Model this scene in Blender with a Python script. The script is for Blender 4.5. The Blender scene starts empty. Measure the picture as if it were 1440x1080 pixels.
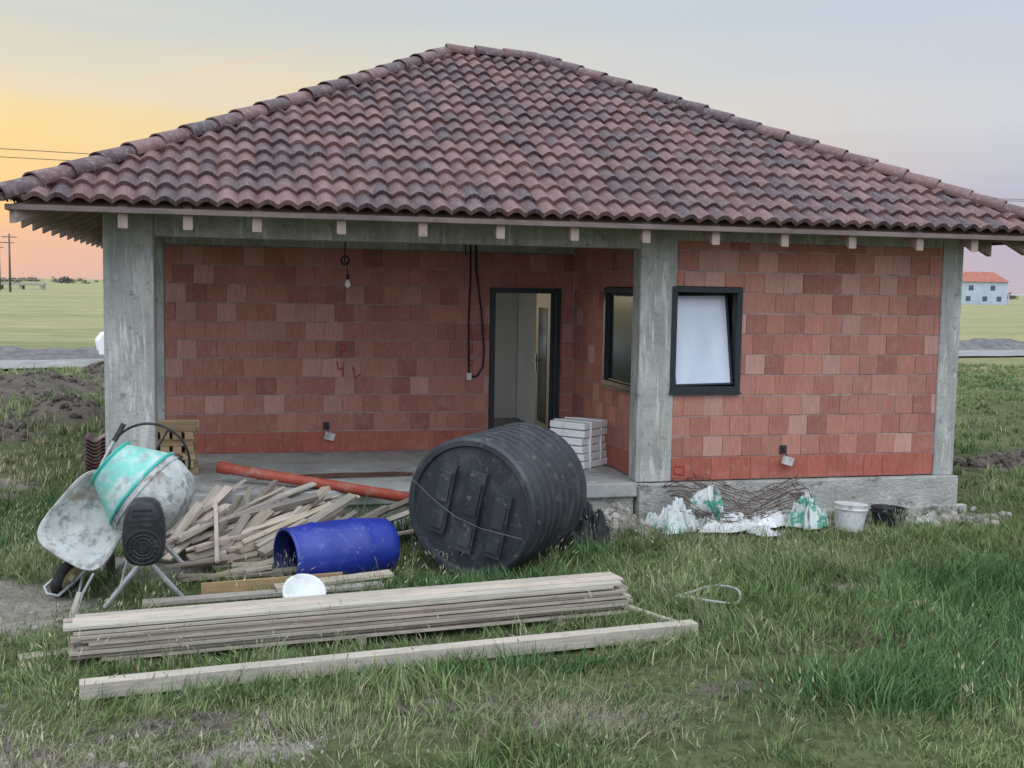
import bpy, math, random, bmesh
import numpy as np
from mathutils import Vector, Matrix, Euler
random.seed(7); rng=np.random.default_rng(7)
sc=bpy.context.scene
sc.view_settings.view_transform='Standard'; sc.view_settings.look='None'; sc.view_settings.exposure=0
col=sc.collection

# ------------------------------------------------------------ materials
def lin(c): return tuple((x/12.92 if x<=.04045 else ((x+.055)/1.055)**2.4) for x in c)
def rgb(r,g,b): return lin((r/255,g/255,b/255))+(1,)
class NT:
    def __init__(s,name):
        s.m=bpy.data.materials.new(name); s.m.use_nodes=True; s.t=s.m.node_tree
        s.b=s.t.nodes['Principled BSDF']; s.out=s.t.nodes['Material Output']
    def n(s,ty,**k):
        nd=s.t.nodes.new(ty)
        for a,v in k.items():
            if a.startswith('i_'):
                key=a[2:]; key=int(key) if key.isdigit() else key.replace('_',' ')
                nd.inputs[key].default_value=v
            else: setattr(nd,a,v)
        return nd
    def l(s,a,b): s.t.links.new(a,b)
    def mixc(s,f,a,b,blend='MIX'):
        m=s.n('ShaderNodeMix',data_type='RGBA',blend_type=blend)
        for i,v in((0,f),(6,a),(7,b)):
            if isinstance(v,(int,float,tuple)): m.inputs[i].default_value=v
            else: s.l(v,m.inputs[i])
        return m.outputs[2]
    def coord(s,kind='Object',scale=(1,1,1),rot=(0,0,0)):
        tc=s.n('ShaderNodeTexCoord'); mp=s.n('ShaderNodeMapping')
        mp.inputs['Scale'].default_value=scale; mp.inputs['Rotation'].default_value=rot
        s.l(tc.outputs[kind],mp.inputs[0]); return mp.outputs[0]
    def noise(s,vec,scale,detail=4,rough=.6,dist=0):
        nd=s.n('ShaderNodeTexNoise',i_Scale=scale,i_Detail=min(detail,5),i_Roughness=rough,i_Distortion=dist)
        s.l(vec,nd.inputs['Vector']); return nd.outputs['Fac']
    def ramp(s,f,stops):
        r=s.n('ShaderNodeValToRGB'); e=r.color_ramp.elements
        while len(e)<len(stops): e.new(.5)
        for x,(p,c) in zip(e,stops): x.position=p; x.color=c if len(c)==4 else tuple(c)+(1,)
        s.l(f,r.inputs[0]); return r.outputs[0]
    def bump(s,h,strength=.3,dist=.02,prev=None):
        b=s.n('ShaderNodeBump',i_Strength=strength,i_Distance=dist); s.l(h,b.inputs['Height'])
        if prev: s.l(prev,b.inputs['Normal'])
        return b.outputs[0]
    def fin(s,c=None,rough=.8,nrm=None,spec=.3,metal=0):
        if c is not None:
            if isinstance(c,tuple): s.b.inputs['Base Color'].default_value=c
            else: s.l(c,s.b.inputs['Base Color'])
        s.b.inputs['Roughness'].default_value=rough
        s.b.inputs['Specular IOR Level'].default_value=spec
        s.b.inputs['Metallic'].default_value=metal
        if nrm: s.l(nrm,s.b.inputs['Normal'])
        return s.m
def g(v): return (v,v,v,1)
def nmat(name,c1,c2,scale=5,rough=.8,bump=.3,bs=40,bd=.01,stretch=(1,1,1),lo=.35,hi=.65,spots=None,spec=.3,metal=0):
    n=NT(name); v=n.coord('Object',stretch)
    c=n.ramp(n.noise(v,scale),[(lo,c1),(hi,c2)])
    if spots:
        for (sc_,ss,a,b) in spots:
            f=n.ramp(n.noise(v,ss,8,.7),[(a,g(0)),(b,g(1))]); c=n.mixc(f,c,sc_)
    nr=n.bump(n.noise(v,bs,4,.65),bump,bd) if bump>.12 else None
    return n.fin(c,rough,nr,spec,metal)
def woodmat(name,c1,c2,c3):
    n=NT(name); v=n.coord('UV',(1.2,22,1)); v2=n.coord('UV',(.8,3,1))
    c=n.ramp(n.noise(v,3,8,.7,.4),[(.3,c1),(.7,c2)])
    f=n.ramp(n.noise(v2,2,5,.6),[(.48,g(0)),(.68,g(.75))]); c=n.mixc(f,c,c3)
    f=n.ramp(n.noise(n.coord('UV',(1,2,1)),6,8,.8),[(.56,g(0)),(.70,g(.7))]); c=n.mixc(f,c,(.14,.12,.10,1))
    at=n.n('ShaderNodeAttribute',attribute_name='Col'); c=n.mixc(1.,c,at.outputs['Color'],'MULTIPLY')
    return n.fin(c,.85,n.bump(n.noise(v,8,8,.7),.5,.006),.2)

M={}
n=NT('concrete'); v=n.coord('Object'); vv=n.coord('Object',(5,5,.55))
c=n.ramp(n.noise(v,2.4,8,.65),[(.3,(.30,.31,.29,1)),(.7,(.48,.485,.45,1))])
f=n.ramp(n.noise(vv,1.6,8,.7),[(.46,g(0)),(.70,g(.75))]); c=n.mixc(f,c,(.22,.235,.215,1))
f=n.ramp(n.noise(vv,2.6,8,.75,.6),[(.53,g(0)),(.64,g(.85))]); c=n.mixc(f,c,(.62,.62,.57,1))
f=n.ramp(n.noise(v,9,8,.8),[(.56,g(0)),(.65,g(.7))]); c=n.mixc(f,c,(.15,.155,.145,1))
f=n.ramp(n.noise(v,1.1,4,.6),[(.52,g(0)),(.66,g(.5))]); c=n.mixc(f,c,(.40,.37,.29,1))
wv=n.n('ShaderNodeTexWave',wave_type='BANDS',bands_direction='X',i_Scale=2.6,i_Distortion=.6,i_Detail=2); n.l(v,wv.inputs['Vector'])
nr=n.bump(wv.outputs['Fac'],.35,.01); nr=n.bump(n.noise(v,22,5,.75),.9,.018,nr)
M['concrete']=n.fin(c,.92,nr,.25)
M['plinth']=nmat('plinth_concrete',(.28,.28,.255,1),(.46,.45,.41,1),3,.95,.9,20,.03,(1,1,1.6),.3,.7,[((.15,.14,.12,1),4,.54,.66),((.54,.53,.48,1),7,.58,.68)])
M['slab']=nmat('slab_concrete',(.29,.29,.27,1),(.41,.41,.385,1),1.5,.85,.3,30,.006,(1,1,1),.3,.7,[((.2,.19,.17,1),2.5,.52,.68),((.48,.47,.44,1),6,.58,.68)])
M['mortar']=nmat('mortar',(.24,.20,.185,1),(.40,.35,.32,1),12,.95,.5,60,.005)
M['plaster']=nmat('interior_plaster',(.78,.78,.75,1),(.84,.84,.81,1),2,.9,.1)
M['woodtail']=nmat('rafter_wood',(.26,.195,.16,1),(.38,.30,.25,1),6,.85,.3,30,.004,(1,1,1),.3,.7,[((.2,.16,.14,1),5,.55,.75)])
M['fascia']=nmat('fascia_wood',(.14,.105,.095,1),(.23,.175,.16,1),6,.85,.3,30,.004,(.4,1,1),.3,.7,[((.09,.07,.06,1),5,.52,.7)])
M['sheath']=nmat('sheathing_wood',(.26,.18,.13,1),(.34,.25,.19,1),4,.85,.3,30,.004)
M['wood']=woodmat('weathered_timber',(.33,.295,.245,1),(.55,.50,.425,1),(.30,.285,.26,1))
M['woodold']=woodmat('old_scrap_timber',(.24,.21,.175,1),(.43,.38,.31,1),(.23,.22,.2,1))
M['woodnew']=woodmat('fresh_timber',(.37,.27,.15,1),(.50,.39,.25,1),(.31,.24,.15,1))
M['frame']=nmat('anthracite_frame',(.018,.026,.03,1),(.025,.034,.04,1),5,.45,.02)
M['white']=nmat('white_plastic',(.5,.52,.5,1),(.64,.66,.63,1),6,.5,.1,30,.003,(1,1,1),.3,.7,[((.33,.32,.3,1),5,.54,.68)])
M['dirtywhite']=nmat('dirty_white_plastic',(.42,.43,.42,1),(.66,.67,.66,1),9,.6,.3,30,.01,(1,1,1),.3,.7,[((.3,.28,.24,1),7,.55,.7)])
M['hose']=nmat('grey_hose',(.26,.27,.26,1),(.42,.43,.42,1),9,.6,.3)
M['faint']=nmat('faded_print',(.10,.105,.11,1),(.2,.2,.2,1),9,.6,.1)
M['black']=nmat('black_plastic',(.012,.013,.015,1),(.03,.03,.033,1),8,.5,.1,spots=[((.06,.058,.055,1),9,.52,.7)])
M['cable']=nmat('cable_rubber',(.01,.01,.012,1),(.02,.02,.02,1),8,.6,.05)
M['tank']=nmat('tank_plastic',(.022,.026,.032,1),(.038,.043,.05,1),3,.5,.15,25,.004,(1,1,1),.3,.7,[((.08,.085,.088,1),2.5,.50,.72),((.13,.12,.10,1),14,.58,.70)],spec=.4)
M['blue']=nmat('blue_plastic',(.010,.022,.20,1),(.016,.036,.27,1),3,.42,.08,20,.004,(1,1,1),.3,.7,[((.10,.13,.30,1),7,.55,.75),((.25,.24,.26,1),16,.64,.72)],spec=.5)
M['bluein']=nmat('barrel_inside_shaded',(.005,.011,.07,1),(.009,.016,.10,1),3,.5,.08)  # darker copy of the blue: shade of the hollow put into its colour
M['pipe']=nmat('orange_pvc',(.30,.058,.035,1),(.38,.08,.05,1),3,.5,.05,20,.003,(1,1,1),.3,.7,[((.33,.19,.14,1),6,.54,.7)])
M['rust']=nmat('rusty_steel',(.07,.035,.025,1),(.13,.07,.05,1),12,.85,.1)
M['cement']=nmat('cement_crusted_steel',(.34,.36,.34,1),(.50,.52,.49,1),7,.8,.7,22,.015,(1,1,1),.3,.7,[((.2,.22,.21,1),9,.50,.62),((.24,.2,.16,1),4,.56,.68)])
M['mint']=nmat('mint_paint',(.15,.45,.38,1),(.2,.52,.44,1),5,.55,.4,30,.008,(1,1,1),.3,.7,[((.45,.53,.49,1),4,.42,.56),((.28,.32,.30,1),11,.52,.64)])
M['teal']=nmat('teal_paint',(.04,.38,.32,1),(.07,.44,.37,1),6,.5,.2,30,.005,(1,1,1),.3,.7,[((.4,.5,.46,1),8,.53,.66)])
M['galv']=nmat('galvanised_steel',(.3,.32,.33,1),(.48,.5,.5,1),6,.5,.3,30,.006,(1,1,1),.3,.7,[((.2,.18,.15,1),7,.55,.75)],metal=.4)
M['rim']=nmat('wheel_rim',(.42,.36,.2,1),(.5,.44,.27,1),8,.6,.1)
M['foam']=nmat('polystyrene',(.72,.73,.72,1),(.8,.81,.8,1),10,.8,.5,60,.006,(1,1,1),.3,.7,[((.5,.5,.48,1),4,.55,.7)])
M['redpaint']=nmat('red_marker',(.42,.03,.035,1),(.48,.06,.06,1),20,.8,.05)
M['greenprint']=nmat('printed_bag',(.55,.58,.56,1),(.68,.7,.68,1),6,.5,.3,30,.01,(1,1,1),.3,.7,[((.10,.36,.26,1),5,.53,.57),((.3,.29,.26,1),8,.58,.68)])
M['asphalt']=nmat('road_gravel',(.20,.20,.195,1),(.29,.29,.285,1),1.5,.95,.5,8,.03)
M['rubble']=nmat('rubble_stone',(.24,.22,.19,1),(.40,.37,.33,1),5,.95,.8,22,.03)
M['darkgravel']=nmat('dark_gravel',(.10,.098,.095,1),(.18,.175,.17,1),3,.95,.8,22,.03)
M['soilclod']=nmat('soil_clods',(.07,.058,.048,1),(.14,.12,.10,1),5,.95,.8,22,.03)
M['farwall']=nmat('far_house_wall',(.36,.40,.47,1),(.44,.48,.55,1),.5,.9,.1)
M['farroof']=nmat('far_red_roof',(.30,.11,.08,1),(.37,.15,.11,1),1,.9,.1)
M['farglass']=nmat('dark_window_glass',(.06,.07,.09,1),(.09,.10,.12,1),1,.3,.0)
M['farleaf']=nmat('distant_foliage',(.07,.075,.065,1),(.12,.13,.10,1),.5,.95,.1)
M['pole']=nmat('pole_wood',(.08,.07,.065,1),(.13,.12,.11,1),2,.9,.1)
M['carpaint']=nmat('white_car_paint',(.75,.76,.77,1),(.78,.79,.8,1),2,.3,.0,spec=.5)
M['rubber']=nmat('tyre_rubber',(.015,.015,.016,1),(.06,.055,.05,1),6,.85,.1)
n=NT('blind_reflection_pane'); v=n.coord('Object',(1,1,.5)); M['pane']=n.fin(n.ramp(n.noise(v,1.6,3,.5,.4),[(.35,(.50,.55,.64,1)),(.65,(.68,.72,.79,1))]),.10,None,.6)  # pale blind tone; cloudy variation paints a reflection into the colour
n=NT('dark_glass'); M['glass']=n.fin((.015,.02,.024,1),.12,None,.18)
n=NT('bulb_glass'); M['bulb']=n.fin((.75,.72,.62,1),.15,None,.5)

n=NT('clay_block'); at=n.n('ShaderNodeAttribute',attribute_name='Col')
v=n.coord('UV',(1,1,1)); vs=n.coord('UV',(26,2.2,1)); vo=n.coord('Object')
fac=n.noise(vs,2.4,4,.6); c=n.mixc(1.,at.outputs['Color'],n.ramp(fac,[(.3,g(.78)),(.7,g(1.12))]),'MULTIPLY')
f=n.ramp(n.noise(v,9,8,.7),[(.5,g(0)),(.8,g(.55))]); c=n.mixc(f,c,(.45,.28,.23,1))
f=n.ramp(n.noise(vo,.8,5,.7),[(.52,g(0)),(.75,g(.45))]); c=n.mixc(f,c,(.23,.13,.11,1))
f=n.ramp(n.noise(vo,1.7,5,.75),[(.57,g(0)),(.74,g(.35))]); c=n.mixc(f,c,(.44,.32,.29,1))
nr=n.bump(n.noise(vs,5,3,.5),.6,.008); nr=n.bump(n.noise(v,50,4,.7),.4,.004,nr)
M['clay']=n.fin(c,.9,nr,.2)

n=NT('roof_tile'); v=n.coord('UV',(1,1,1))
fl=n.n('ShaderNodeVectorMath',operation='FLOOR'); n.l(v,fl.inputs[0])
wn=n.n('ShaderNodeTexWhiteNoise',noise_dimensions='2D'); n.l(fl.outputs[0],wn.inputs['Vector'])
base=n.ramp(wn.outputs['Value'],[(0,(.055,.035,.040,1)),(.35,(.085,.048,.050,1)),(.7,(.125,.060,.057,1)),(1,(.175,.092,.087,1))])
pal=n.ramp(n.noise(v,.8,5,.7),[(.5,g(0)),(.68,g(.55))]); base=n.mixc(pal,base,(.225,.15,.142,1))
sp=n.ramp(n.noise(v,9,5,.8),[(.52,g(0)),(.67,g(.8))]); base=n.mixc(sp,base,(.30,.24,.23,1))
dk=n.ramp(n.noise(v,3,5,.8),[(.52,g(0)),(.70,g(.6))]); base=n.mixc(dk,base,(.042,.03,.034,1))
M['tile']=n.fin(base,.55,n.bump(n.noise(v,16,4,.7),.4,.006),.45)

# ------------------------------------------------------------ mesh builder
class MB:
    def __init__(s,mats): s.V=[];s.F=[];s.MI=[];s.UV=[];s.C=[];s.S=[];s.mats=mats
    def add(s,verts,faces,mat=0,uvs=None,c=(1,1,1),smooth=False):
        o=len(s.V); s.V+= [tuple(v) for v in verts]; s.C+=[c]*len(verts)
        for i,f in enumerate(faces):
            s.F.append(tuple(o+j for j in f)); s.MI.append(mat); s.S.append(smooth)
            if uvs: s.UV+=list(uvs[i])
            else: s.UV+=[(verts[j][0]+verts[j][1]*.7,verts[j][2]+verts[j][1]*.3) for j in f]
    def box(s,mx,size,mat=0,c=(1,1,1),taper=1.):
        L,W,H=[q/2 for q in size]; ou,ov=random.random()*50,random.random()*50
        P=[(-L,-W,-H),(L,-W,-H),(L,W,-H),(-L,W,-H),(-L,-W*taper,H),(L,-W*taper,H),(L,W*taper,H),(-L,W*taper,H)]
        fs=[(0,3,2,1),(4,5,6,7),(0,1,5,4),(2,3,7,6),(1,2,6,5),(3,0,4,7)]
        uv=[]
        for k,f in enumerate(fs):
            if k<2: uv.append([(ou+P[j][0],ov+P[j][1]) for j in f])
            elif k<4: uv.append([(ou+P[j][0],ov+.3+P[j][2]) for j in f])
            else: uv.append([(ou+P[j][1]*.15,ov+P[j][2]) for j in f])
        s.add([mx@Vector(p) for p in P],fs,mat,uv,c)
    def bx(s,x0,x1,y0,y1,z0,z1,mat=0,c=(1,1,1)):
        s.box(Matrix.Translation(((x0+x1)/2,(y0+y1)/2,(z0+z1)/2)),(x1-x0,y1-y0,z1-z0),mat,c)
    def beam(s,a,b,w,h,mat=0,c=(1,1,1),roll=0):
        a=Vector(a);b=Vector(b);d=(b-a);L=d.length;d.normalize()
        q=d.to_track_quat('X','Z').to_matrix().to_4x4()
        s.box(Matrix.Translation((a+b)/2)@q@Matrix.Rotation(roll,4,'X'),(L,w,h),mat,c)
    def tube(s,pts,r,nn=8,mat=0,cap=True,c=(1,1,1)):
        pts=[Vector(p) for p in pts]; rr=r if isinstance(r,(list,tuple)) else [r]*len(pts)
        V=[];prev=None
        for i,p in enumerate(pts):
            d=(pts[min(i+1,len(pts)-1)]-pts[max(i-1,0)]).normalized()
            if prev is None:
                u=d.cross(Vector((0,0,1)));
                if u.length<.1:u=d.cross(Vector((1,0,0)))
                u.normalize()
            else: u=(prev-d*prev.dot(d)).normalized()
            prev=u; w=d.cross(u)
            for k in range(nn):
                t=2*math.pi*k/nn; V.append(p+(u*math.cos(t)+w*math.sin(t))*rr[i])
        F=[]
        for i in range(len(pts)-1):
            for k in range(nn):
                k2=(k+1)%nn; F.append((i*nn+k,i*nn+k2,(i+1)*nn+k2,(i+1)*nn+k))
        if cap: F.append(tuple(range(nn))[::-1]); F.append(tuple((len(pts)-1)*nn+k for k in range(nn)))
        s.add(V,F,mat,None,c,True)
    def lathe(s,prof,mx,nn=32,mats=None,mat=0,c=(1,1,1),smooth=True):
        V=[];F=[];
        for (r,z) in prof:
            for k in range(nn):
                t=2*math.pi*k/nn; V.append(mx@Vector((r*math.cos(t),r*math.sin(t),z)))
        for i in range(len(prof)-1):
            ff=[]
            for k in range(nn):
                k2=(k+1)%nn; ff.append((i*nn+k,i*nn+k2,(i+1)*nn+k2,(i+1)*nn+k))
            F.append(ff)
        o=len(s.V)
        s.V+=[tuple(v) for v in V]; s.C+=[c]*len(V)
        for i,ff in enumerate(F):
            for f in ff:
                s.F.append(tuple(o+j for j in f)); s.MI.append(mats[i] if mats else mat); s.S.append(smooth)
                s.UV+=[(V[j][0]+V[j][1],V[j][2]) for j in f]
    def torus(s,mx,R,r,n1=32,n2=8,mat=0,a0=0,a1=2*math.pi):
        pts=[mx@Vector((R*math.cos(a0+(a1-a0)*i/n1),R*math.sin(a0+(a1-a0)*i/n1),0)) for i in range(n1+1)]
        s.tube(pts,r,n2,mat)
    def obj(s,name,parent=None,bevel=0,auto=None):
        me=bpy.data.meshes.new(name); me.from_pydata(s.V,[],s.F)
        me.polygons.foreach_set('material_index',s.MI); me.polygons.foreach_set('use_smooth',s.S)
        uv=me.uv_layers.new(name='UVMap'); uv.data.foreach_set('uv',np.array(s.UV,dtype=np.float32).ravel())
        ca=me.color_attributes.new('Col','FLOAT_COLOR','POINT')
        ca.data.foreach_set('color',np.hstack([np.array(s.C,dtype=np.float32),np.ones((len(s.V),1),np.float32)]).ravel())
        for m in s.mats: me.materials.append(M[m])
        me.update(); ob=bpy.data.objects.new(name,me); col.objects.link(ob)
        if auto is not None:
            me.set_sharp_from_angle(angle=math.radians(auto))
        if bevel:
            b=ob.modifiers.new('bevel','BEVEL'); b.width=bevel; b.segments=2; b.limit_method='ANGLE'; b.angle_limit=math.radians(40)
        if parent: ob.parent=parent
        return ob
def empty(name,loc=(0,0,0)):
    e=bpy.data.objects.new(name,None); e.location=loc; col.objects.link(e); return e
def T(*p): return Matrix.Translation(p)
def axis(loc,d,up=(0,0,1)):
    return Matrix.Translation(loc)@Vector(d).normalized().to_track_quat('Z','Y').to_matrix().to_4x4()

def vnoise(x,y,seed=0):
    xi=np.floor(x).astype(np.int64); yi=np.floor(y).astype(np.int64); xf=x-xi; yf=y-yi
    def h(a,b):
        n=(a*374761393+b*668265263+seed*974711)&0xffffffff; n=((n^(n>>13))*1274126177)&0xffffffff
        return ((n^(n>>16))&0xffff)/65535.
    u=xf*xf*(3-2*xf); v=yf*yf*(3-2*yf)
    return (h(xi,yi)*(1-u)+h(xi+1,yi)*u)*(1-v)+(h(xi,yi+1)*(1-u)+h(xi+1,yi+1)*u)*v
def fbm(x,y,seed=0,o=4):
    r=0;a=.5;t=0
    for i in range(o): r=r+a*vnoise(x*2**i,y*2**i,seed+i); t+=a; a*=.5
    return r/t

# ------------------------------------------------------------ house
W=9.344; S=.435; PY=2.66; XM=5.417; XM2=5.826; XR=5.5; O=.744; HE=3.244; HR=5.696; DR=9.637; YB=DR-2*O
SL=(HR-HE)/(DR/2)
house=empty('brick_house')
mb=MB(['plinth','slab'])
mb.bx(-.02,XM+.02,-.03,PY+.3,.28,S,1)
mb.bx(0.03,XM,.03,PY+.3,-.3,.28,0)
mb.bx(XM+.022,W+.03,-.07,YB+.05,-.3,S-.012,0)
mb.bx(-.02,XM+.02,PY+.302,YB+.05,-.3,S-.002,0)
mb.bx(XM+.1,W+.10,-.16,-.068,-.3,.10,0)
mb.obj('foundation',house,.015)
mb=MB(['concrete'])
mb.bx(0,.46,0,.42,S-.001,3.34); mb.bx(XM,XM2,0,.24,S-.001,3.34); mb.bx(9.08,W,0,.32,S-.013,3.34)
mb.bx(.46,XM,.012,.28,2.95,3.33); mb.bx(XM2,9.08,.012,.28,3.045,3.33)
mb.bx(0.004,.28,.42,PY-.01,2.95,3.33)
mb.bx(0.003,.42,PY-.012,PY+.25,S,3.33)
mb.bx(.42,XR+.2,PY+.004,PY+.25,2.955,3.33)
mb.bx(W-.26,W-.004,.32,YB,3.045,3.33); mb.bx(.004,W-.3,YB-.25,YB-.004,3.045,3.33); mb.bx(.006,.26,PY+.26,YB-.26,3.045,3.33)
mb.obj('concrete_frame',house,.012)
mb=MB(['slab']); mb.bx(.281,W-.262,.281,YB-.26,3.10,3.32); mb.obj('ceiling_slab',house)

def subtract(rects,op):
    out=[]
    for (a,b,c,d) in rects:
        A,B,C,D=op
        if B<=a or A>=b or D<=c or C>=d: out.append((a,b,c,d)); continue
        if a<A: out.append((a,A,c,d))
        if B<b: out.append((B,b,c,d))
        a2,b2=max(a,A),min(b,B)
        if c<C: out.append((a2,b2,c,C))
        if D<d: out.append((a2,b2,D,d))
    return out
def wall(name,org,ud,nd,u0,u1,z0,z1,ops,thick=.24,bright=1.,detail=True):
    org=Vector(org);ud=Vector(ud);nd=Vector(nd)
    mb=MB(['mortar','clay'])
    def bxx(r,n0,n1,mat,c):
        a,b,c0,d0=r; P=[]
        q=[(a,c0),(b,c0),(b,d0),(a,d0)]
        for nn in(n1,n0):
            for (u,z) in q: P.append(org+ud*u+nd*nn+Vector((0,0,z)))
        fs=[(0,1,2,3),(7,6,5,4),(0,4,5,1),(1,5,6,2),(2,6,7,3),(3,7,4,0)]
        ou,ov=random.random()*30,random.random()*30
        uv=[[((q[j%4][0]+ou),(q[j%4][1]+ov)) for j in f] for f in fs]
        mb.add(P,fs,mat,uv,c)
    rs=[(u0,u1,z0,z1)]
    for o in ops: rs=subtract(rs,o)
    for r in rs: bxx(r,-thick,-.007,0,(1,1,1))
    z=z0;k=0
    while z<z1-.02:
        ch=.225 if k else .26
        off=(.117 if k%2 else 0)+random.uniform(-.035,.035)
        u=u0-off; bed=random.uniform(.005,.010)
        while u<u1:
            wd=.236+random.uniform(-.006,.006)
            a=max(u+.0022,u0+.002);b=min(u+wd-.0022,u1-.002)
            if b-a>.02:
                t=random.random()
                if k==0: cc=(.39,.12,.085)
                elif t<.14: cc=(.49,.27,.22)
                elif t<.6: cc=(.43,.195,.148)
                elif t<.85: cc=(.40,.17,.128)
                else: cc=(.34,.14,.11)
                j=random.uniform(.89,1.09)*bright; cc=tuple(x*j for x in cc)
                rr=[(a,b,z+bed+random.uniform(-.0015,.0015),min(z+ch-.004,z1))]
                for o in ops: rr=subtract(rr,o)
                pj=random.uniform(-.003,.004)
                for r in rr: bxx(r,-.02,pj,1,cc)
            u+=wd
        z+=ch;k+=1
    return mb.obj(name,house,.003 if detail else 0)
WZ0,WZ1=1.405,2.56
wall('front_block_wall',(0,.016,0),(1,0,0),(0,-1,0),XM2,9.08,S,3.045,[(5.775,6.605,WZ0,WZ1)])
wall('porch_back_wall',(0,PY,0),(1,0,0),(0,-1,0),.42,XR,S,2.955,[(4.39,5.32,S-1,2.51)],bright=.96)  # porch shade put into the block colour, slightly darker than the front wall
wall('porch_side_wall',(XR,0,0),(0,1,0),(-1,0,0),.242,PY,S,3.1,[(.262,1.37,WZ0-.03,WZ1-.02)],bright=.96)  # porch shade in the block colour here as well
wall('right_block_wall',(W-.012,0,0),(0,1,0),(1,0,0),.32,YB,S,3.045,[(3,4.2,WZ0,WZ1)],detail=False)
wall('left_block_wall',(.012,0,0),(0,1,0),(-1,0,0),PY+.25,YB-.3,S,3.045,[(.5+PY,6.8,.7,2.95)],detail=False)
wall('rear_block_wall',(0,YB-.012,0),(1,0,0),(0,1,0),0.01,W-.3,S,3.045,[(.6,4.5,.45,2.95)],detail=False)
mb=MB(['plaster','slab'])
mb.bx(5.62,5.74,2.95,YB-.3,S,3.09,0)
mb.bx(4.6,5.61,6.0,6.1,S,3.09,0)
mb.bx(.45,XR-.02,PY+.246,PY+.262,2.52,3.09,0)
mb.obj('interior_partition',house)

def window(name,mx,w,h,tilt=0,pane='pane'):
    e=bpy.data.objects.new(name,None); col.objects.link(e); e.parent=house; e.matrix_world=mx
    mb=MB(['frame']); t=.062
    mb.bx(0,w,-.03,.06,0,t); mb.bx(0,w,-.03,.06,h-t,h); mb.bx(0,t,-.03,.06,t+.0005,h-t-.0005); mb.bx(w-t,w,-.03,.06,t+.0005,h-t-.0005)
    mb.bx(-.01,w+.01,-.045,.0,-.022,-.0005)
    mb.obj('window_frame',e,.004)
    mb=MB(['frame',pane,'frame']); q=.02; sw=w-2*t-.01; sh=h-2*t-.01
    mb.bx(0,sw,.0,.055,0,q); mb.bx(0,sw,.0,.055,sh-q,sh); mb.bx(0,q,.0,.055,q+.0005,sh-q-.0005); mb.bx(sw-q,sw,.0,.055,q+.0005,sh-q-.0005)
    mb.bx(q+.001,sw-q-.001,.02,.032,q+.001,sh-q-.001,1)
    s_=mb.obj('window_sash',e,.003); s_.location=(t+.005,.005,t+.005); s_.rotation_euler=(-math.radians(tilt),math.radians(-1.4 if tilt else 0),0)
    return e
window('front_window',T(5.78,.016,WZ0+.005),.822,1.145,10,'pane')
window('side_window',T(XR,1.365,WZ0-.025)@Matrix.Rotation(-math.pi/2,4,'Z'),1.10,1.15,0,'glass')
mb=MB(['black']); mb.bx(5.80,6.6,.9,.92,1.1,2.9); mb.obj('room_shade_panel',house)  # black panel stands in for the unlit room behind the front window
mb=MB(['frame','galv','frame'])
dx0,dx1=4.392,5.318; yo=PY-.035
mb.bx(dx0,dx0+.065,yo,PY+.07,S+.003,2.508); mb.bx(dx1-.065,dx1,yo,PY+.07,S+.003,2.508); mb.bx(dx0+.0655,dx1-.0655,yo,PY+.07,2.44,2.508)
mb.bx(dx0+.0655,dx1-.0655,yo+.01,PY+.06,S+.003,S+.03,1)
mb.obj('door_frame',house,.004)
mb=MB(['frame','galv','glass'])
L=.79
mb.bx(-L,0,-.035,.035,0,1.98,0); mb.bx(-L+.16,-.16,-.041,.041,.25,1.78,2); mb.bx(-L-.004,-L+.001,-.008,.008,.05,1.93,1)
for sgn in(-1,1):
    mb.bx(-L+.03,-L+.07,sgn*.044-.004,sgn*.044+.004,.9,1.14,1)
    mb.tube([(-L+.05,sgn*.045,1.06),(-L+.05,sgn*.085,1.06),(-L+.17,sgn*.085,1.06)],.010,8,1)
d=mb.obj('door_leaf',house,.004); d.location=(dx1-.075,PY+.06,S+.035); d.rotation_euler=(0,0,math.radians(-92))

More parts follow.
